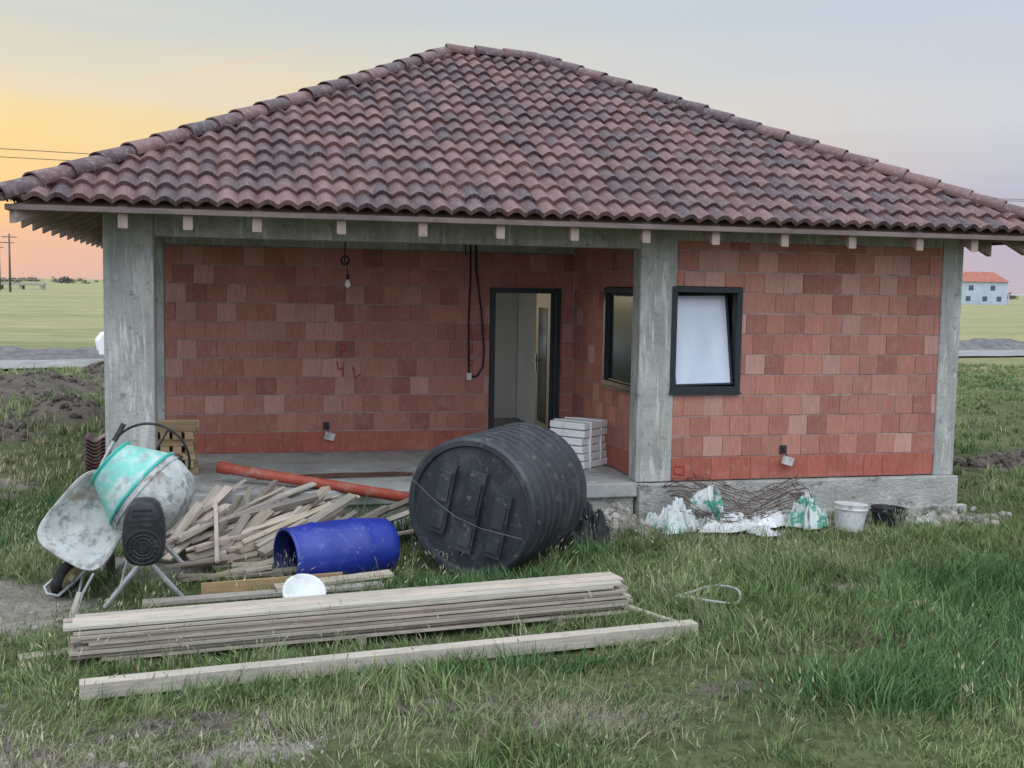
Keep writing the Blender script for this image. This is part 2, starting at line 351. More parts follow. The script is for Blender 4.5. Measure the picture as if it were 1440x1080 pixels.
def slope_face(name,A,e,nrm,L):
    A=Vector(A);e=Vector(e);nn=Vector(nrm)
    H=DR/2; ln=math.sqrt(1+SL*SL); sl=H*ln; nc=17; cl=sl/nc; wv=.18
    ncol=int(round(L/wv*8)); xs=np.linspace(0,L,ncol+1)
    rows=[];
    for k in range(nc):
        for (fr,of) in((0.0,-.006 if k==0 else None),(0.0,.040),(.45,.022),(1.0,.0)):
            if of is None: continue
            rows.append((k,(k+fr)*cl,of))
    up=(nn+Vector((0,0,SL))).normalized(); N=(Vector((0,0,1))-nn*SL).normalized()
    VV=np.zeros((len(rows),ncol+1,3)); U=np.zeros((len(rows),ncol+1,2))
    for i,(k,s_,of) in enumerate(rows):
        h=s_/ln; x=np.clip(xs,min(h,L/2),max(L-h,L/2))
        ph=(x/wv)%1.0
        prof=.050*np.power(.5+.5*np.cos(2*np.pi*(ph-.5)),.6)
        ti=np.floor(x/wv); hs=np.sin(ti*12.9898+k*78.233)*43758.5453; hs=hs-np.floor(hs)
        off=of+prof+(hs-.5)*.009
        ss=s_-(hs-.5)*.018*(1 if of>.02 or of<0 else 0)
        P=np.outer(x,np.array(e))+np.outer(ss,np.array(up))+np.outer(off,np.array(N))+np.array(A)
        VV[i]=P; U[i,:,0]=x/wv; U[i,:,1]=k+min(max((s_/cl-k),.02),.98)
    nr,ncc=len(rows),ncol+1
    idx=np.arange(nr*ncc).reshape(nr,ncc)
    F=np.stack([idx[:-1,:-1],idx[:-1,1:],idx[1:,1:],idx[1:,:-1]],-1).reshape(-1,4)
    VF=VV.reshape(-1,3)
    a=VF[F[:,0]];b=VF[F[:,1]];c=VF[F[:,2]];d_=VF[F[:,3]]
    ar=np.linalg.norm(np.cross(c-a,d_-b),axis=1); F=F[ar>1e-7]
    me=bpy.data.meshes.new(name); me.from_pydata(VF.tolist(),[],F.tolist())
    uvl=me.uv_layers.new(name='UVMap'); UF=U.reshape(-1,2)
    fc=F.reshape(-1)
    uu=UF[fc].reshape(-1,4,2); cen=np.floor(uu.mean(1,keepdims=True)); uu=np.clip(uu,cen+.002,cen+.998)
    uvl.data.foreach_set('uv',uu.astype(np.float32).ravel())
    me.polygons.foreach_set('use_smooth',[True]*len(F)); me.set_sharp_from_angle(angle=math.radians(55))
    me.materials.append(M['tile']); ob=bpy.data.objects.new(name,me); col.objects.link(ob); ob.parent=house
    mb=MB(['sheath']); z0=-.075
    a=A+Vector((0,0,z0));b=A+e*L+Vector((0,0,z0)); c=A+e*(L-H)+nn*H+Vector((0,0,z0+SL*H)); d2=A+e*H+nn*H+Vector((0,0,z0+SL*H))
    q=nn*.05+Vector((0,0,SL*.05))
    a=a+q+e*.05;b=b+q-e*.05
    if L-2*H>.01: mb.add([a,b,c,d2],[(0,1,2,3)])
    else: mb.add([a,b,d2],[(0,1,2)])
    mb.obj(name+'_boarding',house)
x0,x1,y0,y1=-O,W+O,-O,DR-O
zt=HE-.05
slope_face('roof_tiles_front',(x0,y0,zt),(1,0,0),(0,1,0),x1-x0)
slope_face('roof_tiles_rear',(x1,y1,zt),(-1,0,0),(0,-1,0),x1-x0)
slope_face('roof_tiles_left',(x0,y1,zt),(0,-1,0),(1,0,0),DR)
slope_face('roof_tiles_right',(x1,y0,zt),(0,1,0),(-1,0,0),DR)
mb=MB(['tile'])
def caps(a,b):
    a=Vector(a);b=Vector(b);d=(b-a);L=d.length;d.normalize();nC=max(1,int(L/.38)); st=L/nC
    side=d.cross(Vector((0,0,1))).normalized(); up=side.cross(d)
    mb.beam(a-up*.02,b-up*.02,.10,.07,0)
    for k in range(nC):
        p0=a+d*(k*st-.03)+up*(.012+random.uniform(-.006,.008)); p1=a+d*((k+1)*st+.02)-up*.008
        r0,r1=.118,.104; V=[];m=11; jit=random.uniform(-.014,.014)
        for (p,r) in((p0,r0),(p1,r1),(p0,r0-.018)):
            for i in range(m):
                t=math.pi*(i/(m-1)); t=t*1.24-.12*math.pi
                V.append(p+side*(math.cos(t)*r*1.1+jit)+up*(math.sin(t)*r*.8))
        F=[(i,i+1,m+i+1,m+i) for i in range(m-1)]+[(2*m+i,2*m+i+1,i+1,i) for i in range(m-1)]
        u0=random.randint(0,400);v0=500+k
        uv=[[(u0+.1+.8*i/m,v0+.05),(u0+.1+.8*(i+1)/m,v0+.05),(u0+.1+.8*(i+1)/m,v0+.95),(u0+.1+.8*i/m,v0+.95)] for i in range(m-1)]
        uv+=[[(u0+.1,v0+.1)]*4 for i in range(m-1)]
        mb.add(V,F,0,uv,(1,1,1),True)
H=DR/2; zr=HR-.01
aL=(x0+H,y0+H,zr);aR=(x1-H,y0+H,zr)
caps((x0-.02,y0-.02,HE-.01),aL);caps((x1+.02,y0-.02,HE-.01),aR);caps((x0,y1,HE),aL);caps((x1,y1,HE),aR);caps(aL,aR)
o=mb.obj('ridge_caps',house); o.data.set_sharp_from_angle(angle=math.radians(45))
mb=MB(['woodtail','fascia'])
zb=HE-.13
mb.bx(x0+.02,x1-.02,y0+.012,y0+.037,zb,zb+.05,1); mb.bx(x0+.012,x0+.037,y0+.038,y1-.02,zb,zb+.05,1); mb.bx(x1-.037,x1-.012,y0+.038,y1-.02,zb,zb+.05,1)
mb.bx(x0+.04,x1-.04,y1-.035,y1-.005,zb,zb+.05,1)
def raf(p,d,L=1.6,w=.085,h=.19):
    p=Vector(p);d=Vector(d); V=[];sd=Vector((-d.y,d.x,0))*w/2
    for (t,z_) in((0,0),(L,0),(L,-h),(0,-h)):
        V.append(p+d*t+Vector((0,0,SL*t+z_))-sd)
    V2=[v+sd*2 for v in V]
    j=random.uniform(.85,1.1)
    mb.add(V+V2,[(0,1,2,3),(7,6,5,4),(0,4,5,1),(1,5,6,2),(2,6,7,3),(3,7,4,0)],0,None,(j,j,j))
zz=HE-.105+SL*.06
def LL(d): return max(.25,min(1.6,d-.12))
for x in(.24,.80,1.41,2.18,2.95,3.71,4.46,5.21,5.96,6.73,7.51,8.31,8.98): raf((x,y0+.06,zz),(0,1,0),LL(min(x-x0,x1-x)))
yy=-.15
while yy<YB+.4:
    q=LL(min(yy-y0,y1-yy)); raf((x0+.06,yy,zz),(1,0,0),q); raf((x1-.06,yy,zz),(-1,0,0),q); yy+=.62
for x in np.arange(.3,9,.75): raf((x,y1-.06,zz),(0,-1,0),LL(min(x-x0,x1-x)))
for (cx_,cy_,dx_,dy_) in((x0+.07,y0+.07,1,1),(x1-.07,y0+.07,-1,1),(x0+.07,y1-.07,1,-1),(x1-.07,y1-.07,-1,-1)):
    p=Vector((cx_,cy_,zz)); d=Vector((dx_,dy_,0)); V=[]
    sd=Vector((-dy_,dx_,0)).normalized()*.045
    for (t,z_) in((0,-.01),(1.5,-.01),(1.5,-.17),(0,-.17)): V.append(p+d*t+Vector((0,0,SL*t+z_))-sd)
    V2=[v+sd*2 for v in V]
    mb.add(V+V2,[(0,1,2,3),(7,6,5,4),(0,4,5,1),(1,5,6,2),(2,6,7,3),(3,7,4,0)])
mb.obj('eave_timber',house,.004)

mb=MB(['cable','bulb','black','white','rust'])
mb.tube([(4.12,PY-.02,3.1),(4.125,PY-.02,2.6),(4.11,PY-.02,2.1),(4.12,PY-.025,1.42)],.011,8,0)
mb.tube([(4.19,PY-.02,3.1),(4.20,PY-.03,2.7),(4.27,PY-.04,2.2),(4.31,PY-.04,1.7),(4.30,PY-.04,1.5),(4.22,PY-.04,1.38),(4.13,PY-.03,1.37)],.011,8,0)
mb.tube([(4.05,PY-.02,3.1),(4.06,PY-.02,2.9)],.008,8,0)
mb.bx(4.09,4.15,PY-.05,PY-.014,1.33,1.42,3)
mb.obj('wall_cables',house,0)
mb=MB(['cable','bulb','white'])
bxx_,by_=2.42,1.35
mb.tube([(bxx_,by_,3.1),(bxx_,by_,2.9),(bxx_-.01,by_,2.78),(bxx_+.03,by_,2.74)],.008,6,0)
mb.torus(T(bxx_,by_,2.78)@Matrix.Rotation(math.pi/2,4,'X'),.045,.012,20,6,0)
mb.tube([(bxx_+.02,by_,2.75),(bxx_+.03,by_,2.62)],.006,6,0)
mb.lathe([(0.001,.0),(.016,0),(.018,-.06),(.016,-.062)],T(bxx_+.03,by_,2.63),12,mat=0)
mb.lathe([(.015,-.06),(.018,-.075),(.033,-.105),(.034,-.125),(.02,-.148),(.001,-.152)],T(bxx_+.03,by_,2.63),16,mat=1)
mb.obj('hanging_bulb',house,0)
def socket(x,y,z,nm):
    mb=MB(['black','white','cable'])
    mb.bx(x-.04,x+.04,y-.006,y+.01,z,z+.09,0)
    mb.tube([(x,y-.01,z+.05),(x+.01,y-.05,z-.0),(x+.03,y-.05,z-.05)],.006,6,2)
    mb.box(T(x+.035,y-.05,z-.08)@Euler((.1,.25,.2)).to_matrix().to_4x4(),(.12,.05,.09),1)
    mb.obj(nm,house,.004)
socket(2.33,PY-.01,.72,'wall_socket'); socket(7.16,.0,.72,'wall_socket_front')
mb=MB(['redpaint'])
def stroke(pts,y=PY-.004,r=.009):
    pts=[(a+random.uniform(-.008,.008),b) for a,b in pts]; mb.tube([(a,y,b) for a,b in pts],[r*random.uniform(.6,1.1) for _ in pts],5,0)
stroke([(2.50,1.64),(2.51,1.77),(2.57,1.76),(2.56,1.70),(2.51,1.70)]); stroke([(2.46,1.56),(2.47,1.46),(2.53,1.48)]); stroke([(2.54,1.55),(2.53,1.37)])
stroke([(2.66,1.50),(2.69,1.36),(2.74,1.40)])
stroke([(4.15,1.95),(4.16,1.83)]); stroke([(4.13,1.72),(4.17,1.76),(4.17,1.66),(4.13,1.64),(4.13,1.72)]); stroke([(4.14,1.58),(4.18,1.56),(4.14,1.5)])
stroke([(5.87,.60),(5.98,.60),(5.99,.50),(5.88,.52),(5.87,.60)],.010)
mb.obj('spray_marks',house)

# ------------------------------------------------------------ ground
def gauss(x,y,cx,cy,rx,ry): return np.exp(-((x-cx)/rx)**2-((y-cy)/ry)**2)
mounds=[(-3.4,12,1.5,1.8,.5),(-1.6,9.6,.8,1.2,.42),(-2.6,7.6,.8,.9,.2),(-4.8,14.5,1.4,1.6,.4),(-2.0,13.5,.9,1.2,.35),(-5.6,10,1.0,1.2,.35),(-1.5,17.5,1.0,1.0,.5),(11.9,2.6,.6,.3,.2),(12.9,2.9,.7,.3,.2),(14.2,3.2,.8,.3,.18),(4.95,-.45,.38,.45,.22)]
def gheight(x,y):
    near=np.exp(-((np.abs(x-3)/60)**2)-((np.abs(y)/60)**2))
    z=(fbm(x*.6,y*.6,3)-.5)*.10*near+(fbm(x*3,y*3,9,3)-.5)*.045*near
    for (cx,cy,rx,ry,h) in mounds:
        z=z+h*gauss(x,y,cx,cy,rx,ry)*(.6+.8*fbm(x*1.6,y*1.6,21,4))
    return z
def axisv(lo,hi,step,far):
    a=list(np.arange(lo,hi,step)); x=hi; s=step
    while x<far: a.append(x); s*=1.13; x+=s
    a.append(far); x=lo;s=step;b=[]
    while x>-far: s*=1.13; x-=s; b.append(max(x,-far))
    return np.array(b[::-1]+a)
gx=axisv(-8,16,.09,9000); gy=axisv(-8,22,.1,9000)
X,Y=np.meshgrid(gx,gy); Z=gheight(X,Y)
soil=np.zeros_like(X)
for (cx,cy,rx,ry,h) in mounds[:-1]: soil=np.maximum(soil,gauss(X,Y,cx,cy,rx*1.1,ry*1.1)*1.3)
DIRT=((-.7,-5.0,.8,.5,.95),(.9,-4.95,.6,.25,.8),(2.3,-4.95,.6,.15,.7),(4.3,-5.0,.6,.2,.65),(6.0,-4.2,.5,.25,.7),(-.9,-3.3,.5,.4,.85),(-.2,-5.3,.7,.4,1.0))
for (cx,cy,rx,ry,h) in DIRT: soil=np.maximum(soil,gauss(X,Y,cx,cy,rx,ry)*h)
soil=np.clip(soil*(.3+1.2*fbm(X*1.1,Y*1.1,31)),0,1)
BARE=((1.2,-5.4,.45,.16,.95),(.25,-5.5,.45,.22,.8),(-.6,-4.4,.5,.5,.8),(6.3,-2.95,.45,.22,1.0),(8.7,-.45,1.0,.3,1.2),(7,-.5,1.8,.35,1.1),(4.95,-.5,.7,.55,1.5),(3.1,-5.3,.35,.14,.75),(.4,-1.2,.8,.6,1.0),(2.6,-.6,1.4,.45,.7),(-1.6,3.2,.6,1.2,.7))
def bare(x,y):
    s=1.4*gauss(x,y,-.7,-2.3,.75,.8)
    for (cx,cy,rx,ry,h) in BARE: s=np.maximum(s,h*gauss(x,y,cx,cy,rx,ry))
    return np.clip(s*(.5+1.*fbm(x*2.4,y*2.4,41)),0,1)
sand=bare(X,Y)
nv=X.size; ny,nx=X.shape
V=np.stack([X,Y,Z],-1).reshape(-1,3); idx=np.arange(nv).reshape(ny,nx)
F=np.stack([idx[:-1,:-1],idx[:-1,1:],idx[1:,1:],idx[1:,:-1]],-1).reshape(-1,4)
def fastmesh(name,V,F,mat,cols=None,smooth=True,tris=None):
    me=bpy.data.meshes.new(name); me.vertices.add(len(V)); me.vertices.foreach_set('co',V.astype(np.float32).ravel())
    loops=F.ravel(); starts=np.arange(len(F))*F.shape[1]; tot=np.full(len(F),F.shape[1])
    if tris is not None:
        starts=np.concatenate([starts,len(loops)+np.arange(len(tris))*3]); tot=np.concatenate([tot,np.full(len(tris),3)]); loops=np.concatenate([loops,tris.ravel()])
    me.loops.add(len(loops)); me.loops.foreach_set('vertex_index',loops.astype(np.int32))
    me.polygons.add(len(starts)); me.polygons.foreach_set('loop_start',starts.astype(np.int32)); me.polygons.foreach_set('loop_total',tot.astype(np.int32))
    me.polygons.foreach_set('use_smooth',np.full(len(starts),smooth))
    if cols is not None:
        ca=me.color_attributes.new('Col','FLOAT_COLOR','POINT'); ca.data.foreach_set('color',cols.astype(np.float32).ravel())
    me.materials.append(mat); me.update(calc_edges=True)
    ob=bpy.data.objects.new(name,me); col.objects.link(ob); return ob
n=NT('ground'); at=n.n('ShaderNodeAttribute',attribute_name='Col'); sep=n.n('ShaderNodeSeparateColor'); n.l(at.outputs['Color'],sep.inputs[0])
v=n.coord('Object',(1,1,1))
gr=n.ramp(n.noise(v,.6,4,.65),[(.3,(.07,.095,.038,1)),(.7,(.14,.15,.07,1))])
fine=n.ramp(n.noise(v,9,5,.8),[(.35,g(.45)),(.65,g(1.25))]); gr=n.mixc(1.,gr,fine,'MULTIPLY')
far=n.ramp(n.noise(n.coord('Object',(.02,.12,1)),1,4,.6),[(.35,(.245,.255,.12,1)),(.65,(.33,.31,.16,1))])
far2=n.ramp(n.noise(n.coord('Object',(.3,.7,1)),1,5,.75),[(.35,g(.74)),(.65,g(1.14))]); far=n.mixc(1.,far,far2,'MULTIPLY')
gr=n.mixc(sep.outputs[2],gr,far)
sn=n.ramp(n.noise(v,3,5,.7),[(.3,(.18,.16,.13,1)),(.7,(.33,.30,.255,1))])
fine2=n.ramp(n.noise(v,22,5,.85),[(.36,g(.6)),(.62,g(1.15))]); sn=n.mixc(1.,sn,fine2,'MULTIPLY')
so=n.ramp(n.noise(v,2.5,5,.75),[(.3,(.07,.058,.048,1)),(.72,(.18,.15,.125,1))])
en=n.n('ShaderNodeMath',operation='MULTIPLY_ADD',i_1=1.1,i_2=-.55); n.l(n.noise(v,6,5,.8),en.inputs[0])
def edge(fac):
    ad=n.n('ShaderNodeMath',operation='ADD'); n.l(fac,ad.inputs[0]); n.l(en.outputs[0],ad.inputs[1])
    return n.ramp(ad.outputs[0],[(.33,g(0)),(.6,g(1))])
c=n.mixc(edge(sep.outputs[1]),gr,sn); c=n.mixc(edge(sep.outputs[0]),c,so)
nr=n.bump(n.noise(v,14,5,.75),.9,.05); n.fin(c,.95,nr,.15)
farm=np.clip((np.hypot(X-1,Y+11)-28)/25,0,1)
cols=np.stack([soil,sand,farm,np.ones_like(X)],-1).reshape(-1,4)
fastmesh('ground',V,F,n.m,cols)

mb=MB(['asphalt'])
V=[];F=[];nseg=220
for i in range(nseg+1):
    x=-150+400*i/nseg; yc=23.5+6.5*(x+4)/36; w_=1.8
    V+=[(x,yc-w_+random.uniform(-.3,.3),.07),(x,yc+w_+random.uniform(-.3,.3),.07)]
    if i: F.append((2*i-2,2*i,2*i+1,2*i-1))
mb.add(V,F,0); mb.obj('gravel_road')
bm=bmesh.new(); bmesh.ops.create_icosphere(bm,subdivisions=1,radius=1); icv=[v.co.copy() for v in bm.verts]; icf=[tuple(v.index for v in f.verts) for f in bm.faces]; bm.free()
def rock(mb,x,y,z,r,flat=1.,mat=0):
    mx=T(x,y,z)@Euler((random.random()*6,random.random()*6,random.random()*6)).to_matrix().to_4x4()
    s3=[r*random.uniform(.6,1.2) for _ in range(3)]
    vs=[mx@Vector((v.x*s3[0]*random.uniform(.8,1.15),v.y*s3[1]*random.uniform(.8,1.15),v.z*s3[2]*random.uniform(.8,1.15))) for v in icv]
    if flat!=1: vs=[Vector((p.x,p.y,z+(p.z-z)*flat)) for p in vs]
    mb.add(vs,icf,mat)
xs_=np.linspace(-45,75,600); ys_=np.linspace(-1.8,1.8,26); XX,YY=np.meshgrid(xs_,ys_)
yc=28.0+6.0*(XX+4)/36
zz_=(.42*np.exp(-(YY/.9)**2))*(.35+1.1*fbm(XX*.5,YY*.5+9,131))+.12*(fbm(XX*2.5,YY*2.5,133)-.5)-.02
P=np.stack([XX,yc+YY*(1+.3*fbm(XX*.3,YY*0,140)),zz_],-1).reshape(-1,3); id_=np.arange(XX.size).reshape(XX.shape)
fastmesh('gravel_berm',P,np.stack([id_[:-1,:-1],id_[:-1,1:],id_[1:,1:],id_[1:,:-1]],-1).reshape(-1,4),M['darkgravel'])
def stones(name,mat,spots,nn,rr,seed):
    random.seed(seed); mb=MB([mat])
    for i in range(nn):
        cx,cy,rx,ry=random.choice(spots); x=random.gauss(cx,rx);y=random.gauss(cy,ry)
        if -.1<x<9.5 and y>-.1: continue
        z=float(gheight(np.array([x]),np.array([y]))[0]); r=rr[0]+(rr[1]-rr[0])*random.random()**2
        rock(mb,x,y,z+r*.2,r)
    return mb.obj(name)
stones('soil_mound','soilclod',[(m[0],m[1],m[2]*.55,m[3]*.55) for m in mounds[:-1]],1100,(.02,.11),3)
stones('rubble_heap','rubble',[(4.95,-.5,.3,.28),(4.7,-.75,.25,.2),(8.6,-.45,.5,.12),(7.6,-.4,.8,.12),(9.0,-.5,.4,.15)],340,(.012,.075),4)
stones('loose_stones','rubble',[(.3,-5.4,.5,.2),(-.7,-2.4,.6,.6),(1.2,-5.4,.35,.15),(6.3,-2.9,.4,.2)],320,(.006,.028),5)
stones('dirt_clods','soilclod',[(d_[0],d_[1],d_[2]*.6,d_[3]*.6) for d_ in DIRT],420,(.008,.04),6)

# ------------------------------------------------------------ grass
def in_frustum(x,y,mg=1.0):
    dx=x-1.131;dy=y+11.414
    f=dx*.2445+dy*.9658; r=dx*.9696-dy*.244
    return (np.abs(r)<f*.46+mg)&(f>4.7)
def blocked(x,y):
    b=(x>-.05)&(x<W+.15)&(y>-.17)&(y<YB)
    def band(xa,ya,xb,yb,w):
        L=math.hypot(xb-xa,yb-ya); ux,uy=(xb-xa)/L,(yb-ya)/L
        t=(x-xa)*ux+(y-ya)*uy; s=-(x-xa)*uy+(y-ya)*ux
        return (t>-.02)&(t<L+.02)&(np.abs(s)<w)
    b|=band(.20,-3.68,4.10,-3.27,.18); b|=band(.28,-4.38,4.43,-3.9,.06)
    b|=band(3.1,-2.05,3.95,-1.0,.5); b|=band(1.62,-1.95,2.56,-1.55,.2)
    b|=band(.5,-2.3,2.4,-2.15,.1)&(rng.random(x.shape)<.7)
    b|=band(.5,-1.2,2.1,-.2,.6)&(rng.random(x.shape)<.8)
    return b
def blades(N,reg,per=20,sg=.04):
    nc=N//per; cx=rng.uniform(reg[0],reg[1],nc); cy=rng.uniform(reg[2],reg[3],nc)
    s_=np.repeat(sg*rng.uniform(.4,1.5,nc),per)
    x=np.repeat(cx,per)+rng.normal(0,1,nc*per)*s_; y=np.repeat(cy,per)+rng.normal(0,1,nc*per)*s_
    cl=np.repeat(rng.random(nc),per)
    k=in_frustum(x,y); x,y,cl=x[k],y[k],cl[k]
    k=~blocked(x,y)
    sb=bare(x,y); k&=rng.random(len(x))>np.clip(sb*1.25-.1,0,.97)
    so=np.zeros_like(x)
    for (a,b,rx,ry,h) in mounds[:-1]: so=np.maximum(so,gauss(x,y,a,b,rx,ry)*1.3)
    for (a,b,rx,ry,h) in DIRT: so=np.maximum(so,gauss(x,y,a,b,rx,ry)*h*1.5*fbm(x*2,y*2,88))
    k&=rng.random(len(x))>so
    dn=fbm(x*1.1,y*1.1,55); k&=rng.random(len(x))<np.clip(.35+(dn-.38)*4.5,.16,1)
    return x[k],y[k],cl[k]
def mkgrass(x,y,cl,h,w,colr,leanm=.5):
    N=len(x); z=gheight(x,y)-.01
    th=rng.uniform(0,2*np.pi,N); th=np.where(rng.random(N)<.6,th,fbm(x*1.1,y*1.1,77)*14)
    ln=h*leanm*rng.uniform(.1,1.4,N); dx,dy=np.cos(th),np.sin(th)
    fa=rng.uniform(0,2*np.pi,N); px,py=np.cos(fa)*w/2,np.sin(fa)*w/2
    hz=np.sqrt(np.maximum(h*h-ln*ln*.6,(.35*h)**2))
    B=np.stack([x,y,z],-1); P=np.stack([px,py,0*px],-1)
    Mi=B+np.stack([dx*ln*.28,dy*ln*.28,hz*.55],-1); Ti=B+np.stack([dx*ln,dy*ln,hz],-1)
    V=np.stack([B-P,B+P,Mi+P*.8,Mi-P*.8,Ti],1).reshape(-1,3)
    i=np.arange(N)*5
    Q=np.stack([i,i+1,i+2,i+3],-1); Tr=np.stack([i+3,i+2,i+4],-1)
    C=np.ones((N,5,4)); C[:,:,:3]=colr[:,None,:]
    C[:,0:2,:3]*=.65; C[:,4,:3]*=1.15  # mild shade painted into the blades: roots darkened, tips lightened
    return V,Q,Tr,C.reshape(-1,4)
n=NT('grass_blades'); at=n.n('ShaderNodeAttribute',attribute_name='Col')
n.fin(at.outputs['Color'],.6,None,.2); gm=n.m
def gcolor(x,y,cl,dry=.12,br=1.):
    N=len(x); t=fbm(x*.8,y*.8,91)[:,None]; r=rng.random((N,1))
    a=np.array([.075,.135,.042]);b=np.array([.205,.275,.105]);c=np.array([.38,.35,.22])
    k=np.clip(t*1.9-.55+(cl[:,None]-.5)*.8+(r-.5)*.5,0,1)
    o=a*(1-k)+b*k
    dd=(rng.random((N,1))<dry*(0.4+2*np.clip(fbm(x*.6,y*.6,95)[:,None]-.35,0,1)*2.6)); o=np.where(dd,c*rng.uniform(.6,1.1,(N,1)),o)
    return o*rng.uniform(.65,1.25,(N,1))*br
def comb(lst,name):
    V=[];Q=[];Tr=[];C=[];o=0
    for (v,q,t,c) in lst: V.append(v);Q.append(q+o);Tr.append(t+o);C.append(c);o+=len(v)
    return fastmesh(name,np.concatenate(V),np.concatenate(Q),gm,np.concatenate(C),True,np.concatenate(Tr))
parts=[]
x,y,cl=blades(540000,(-3.2,12,-7.2,0.6))
hf=.04+.17*fbm(x*.8,y*.8,61)**1.6+.05*np.clip((x-4.5)/4,0,1)*fbm(x,y,62)+.20*np.clip(fbm(x*1.9,y*1.9,66)-.5,0,1)
h=hf*(.4+.85*rng.random(len(x)))*(.4+1.15*cl**1.3)
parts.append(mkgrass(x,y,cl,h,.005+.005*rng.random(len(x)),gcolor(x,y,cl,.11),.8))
x,y,cl=blades(16000,(-3.2,12,-7.6,0.4)); k=fbm(x*.9,y*.9,71)>.45; x,y,cl=x[k],y[k],cl[k]
h=rng.uniform(.16,.34,len(x)); cc=np.array([[.28,.30,.17]])*rng.uniform(.7,1.15,(len(x),1))
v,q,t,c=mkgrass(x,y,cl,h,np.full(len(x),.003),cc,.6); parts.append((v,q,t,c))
tip=v.reshape(-1,5,3)[:,4]; mid=v.reshape(-1,5,3)[:,2:4].mean(1); d=(tip-mid); d/=np.linalg.norm(d,axis=1,keepdims=True)
fa=rng.uniform(0,6.28,len(x)); P=np.stack([np.cos(fa),np.sin(fa),0*fa],-1)*.005; L=rng.uniform(.03,.06,(len(x),1))
V2=np.stack([tip-P*.3,tip+P*.3,tip+d*L*.4+P,tip+d*L*.4-P,tip+d*L],1).reshape(-1,3); i=np.arange(len(x))*5
C2=np.ones((len(x),5,4)); C2[:,:,:3]=(np.array([[.34,.33,.2]])*rng.uniform(.7,1.1,(len(x),1)))[:,None,:]
parts.append((V2,np.stack([i,i+1,i+2,i+3],-1),np.stack([i+3,i+2,i+4],-1),C2.reshape(-1,4)))
for (cx,cy,rx,ry,nn) in((3.1,-5.3,.35,.16,2600),(.5,-5.4,.4,.2,900),(6.2,-4.9,.4,.3,600),(1.3,-5.3,.5,.2,1100),(5.6,-4.2,.4,.25,600),(2.0,-2.9,.9,.2,500),(6.3,-2.9,.4,.2,400),(-.3,-5.1,.5,.3,700)):
    x=rng.normal(cx,rx,nn);y=rng.normal(cy,ry,nn);k=~blocked(x,y);x,y=x[k],y[k]
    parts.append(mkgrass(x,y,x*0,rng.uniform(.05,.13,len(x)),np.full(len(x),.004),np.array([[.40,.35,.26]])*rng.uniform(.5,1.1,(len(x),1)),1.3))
comb(parts,'grass')
parts=[]
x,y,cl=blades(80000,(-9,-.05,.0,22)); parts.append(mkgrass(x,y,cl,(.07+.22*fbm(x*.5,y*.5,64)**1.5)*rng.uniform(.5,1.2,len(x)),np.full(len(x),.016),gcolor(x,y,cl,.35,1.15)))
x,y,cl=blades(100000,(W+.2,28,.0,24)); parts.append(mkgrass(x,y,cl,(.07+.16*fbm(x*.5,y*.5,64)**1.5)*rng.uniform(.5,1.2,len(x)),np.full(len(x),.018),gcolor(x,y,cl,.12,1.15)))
comb(parts,'meadow_grass')
parts=[]
for (cx,cy,rx,ry,nn,hh) in((6.9,-4.3,.6,.4,3500,.28),(7.6,-3.2,.6,.4,2500,.26),(5.3,-5.3,.4,.2,2200,.25),(6.4,-5.0,.5,.3,1800,.26),(2.9,-2.45,.5,.12,900,.22),(3.4,-2.55,.5,.1,900,.24),(2.3,-.55,.5,.15,900,.45),(4.2,-1.5,.25,.2,700,.25),(1.9,-.3,.25,.1,400,.5),(1.2,-3.98,.5,.08,500,.16),(3.0,-4.35,.6,.08,700,.17),(1.4,-4.55,.6,.08,500,.16),(.1,-1.6,.2,.2,350,.2),(-.9,.8,.4,.8,1500,.3)):
    x=rng.normal(cx,rx,nn);y=rng.normal(cy,ry,nn);k=~blocked(x,y);x,y=x[k],y[k]
    cc=np.array([[.07,.125,.045]])*rng.uniform(.7,1.7,(len(x),1))
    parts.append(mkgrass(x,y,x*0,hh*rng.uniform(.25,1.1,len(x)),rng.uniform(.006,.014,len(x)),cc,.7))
comb(parts,'weeds')

# ------------------------------------------------------------ objects
random.seed(11)
mb=MB(['tank','faint'])
R=.62
A=Vector((3.14,-2.06,R)); ax=Vector((.70,.86,.01)).normalized(); mx=axis(A,ax)
prof=[(.001,.035),(R-.09,.03),(R-.075,.0),(R-.03,.0),(R-.005,.03),(R-.02,.07)]
z=.09
while z<1.14:
    prof+=[(R-.03,z),(R-.03,z+.03),(R,z+.045),(R,z+.095),(R-.03,z+.115)]; z+=.138
prof+=[(R-.02,1.23),(R-.06,1.27),(.45,1.28),(.3,1.32),(.001,1.33)]
mb.lathe(prof,mx,72,mat=0)
up=Vector((0,0,1)); side=ax.cross(up).normalized()
fm=Matrix.Translation(A)@Matrix(((side.x,ax.x,up.x,0),(side.y,ax.y,up.y,0),(side.z,ax.z,up.z,0),(0,0,0,1)))
rr=Matrix.Rotation(math.radians(12),4,'Y')
for xx,z_,hh in((-.26,.02,.62),(.03,-.02,.72),(.30,-.06,.56)):
    mb.box(fm@rr@T(xx,.01,z_),(.15,.07,hh),0); mb.box(fm@rr@T(xx,-.01,z_+hh*.18),(.11,.07,hh*.42),0); mb.box(fm@rr@T(xx,-.01,z_-hh*.3),(.11,.06,hh*.24),0)
mb.tube([fm@Vector((-.55,-.03,.22)),fm@Vector((-.3,-.07,.06)),fm@Vector((-.1,-.07,-.06)),fm@Vector((.15,-.07,-.14)),fm@Vector((.52,-.03,-.2))],.003,6,1)
tank=mb.obj('plastic_water_tank',None,.012,35)
cu=bpy.data.curves.new('tank_lettering','FONT'); cu.body='000'; cu.size=.10; cu.extrude=.002
to=bpy.data.objects.new('tank_lettering',cu); col.objects.link(to); to.parent=tank
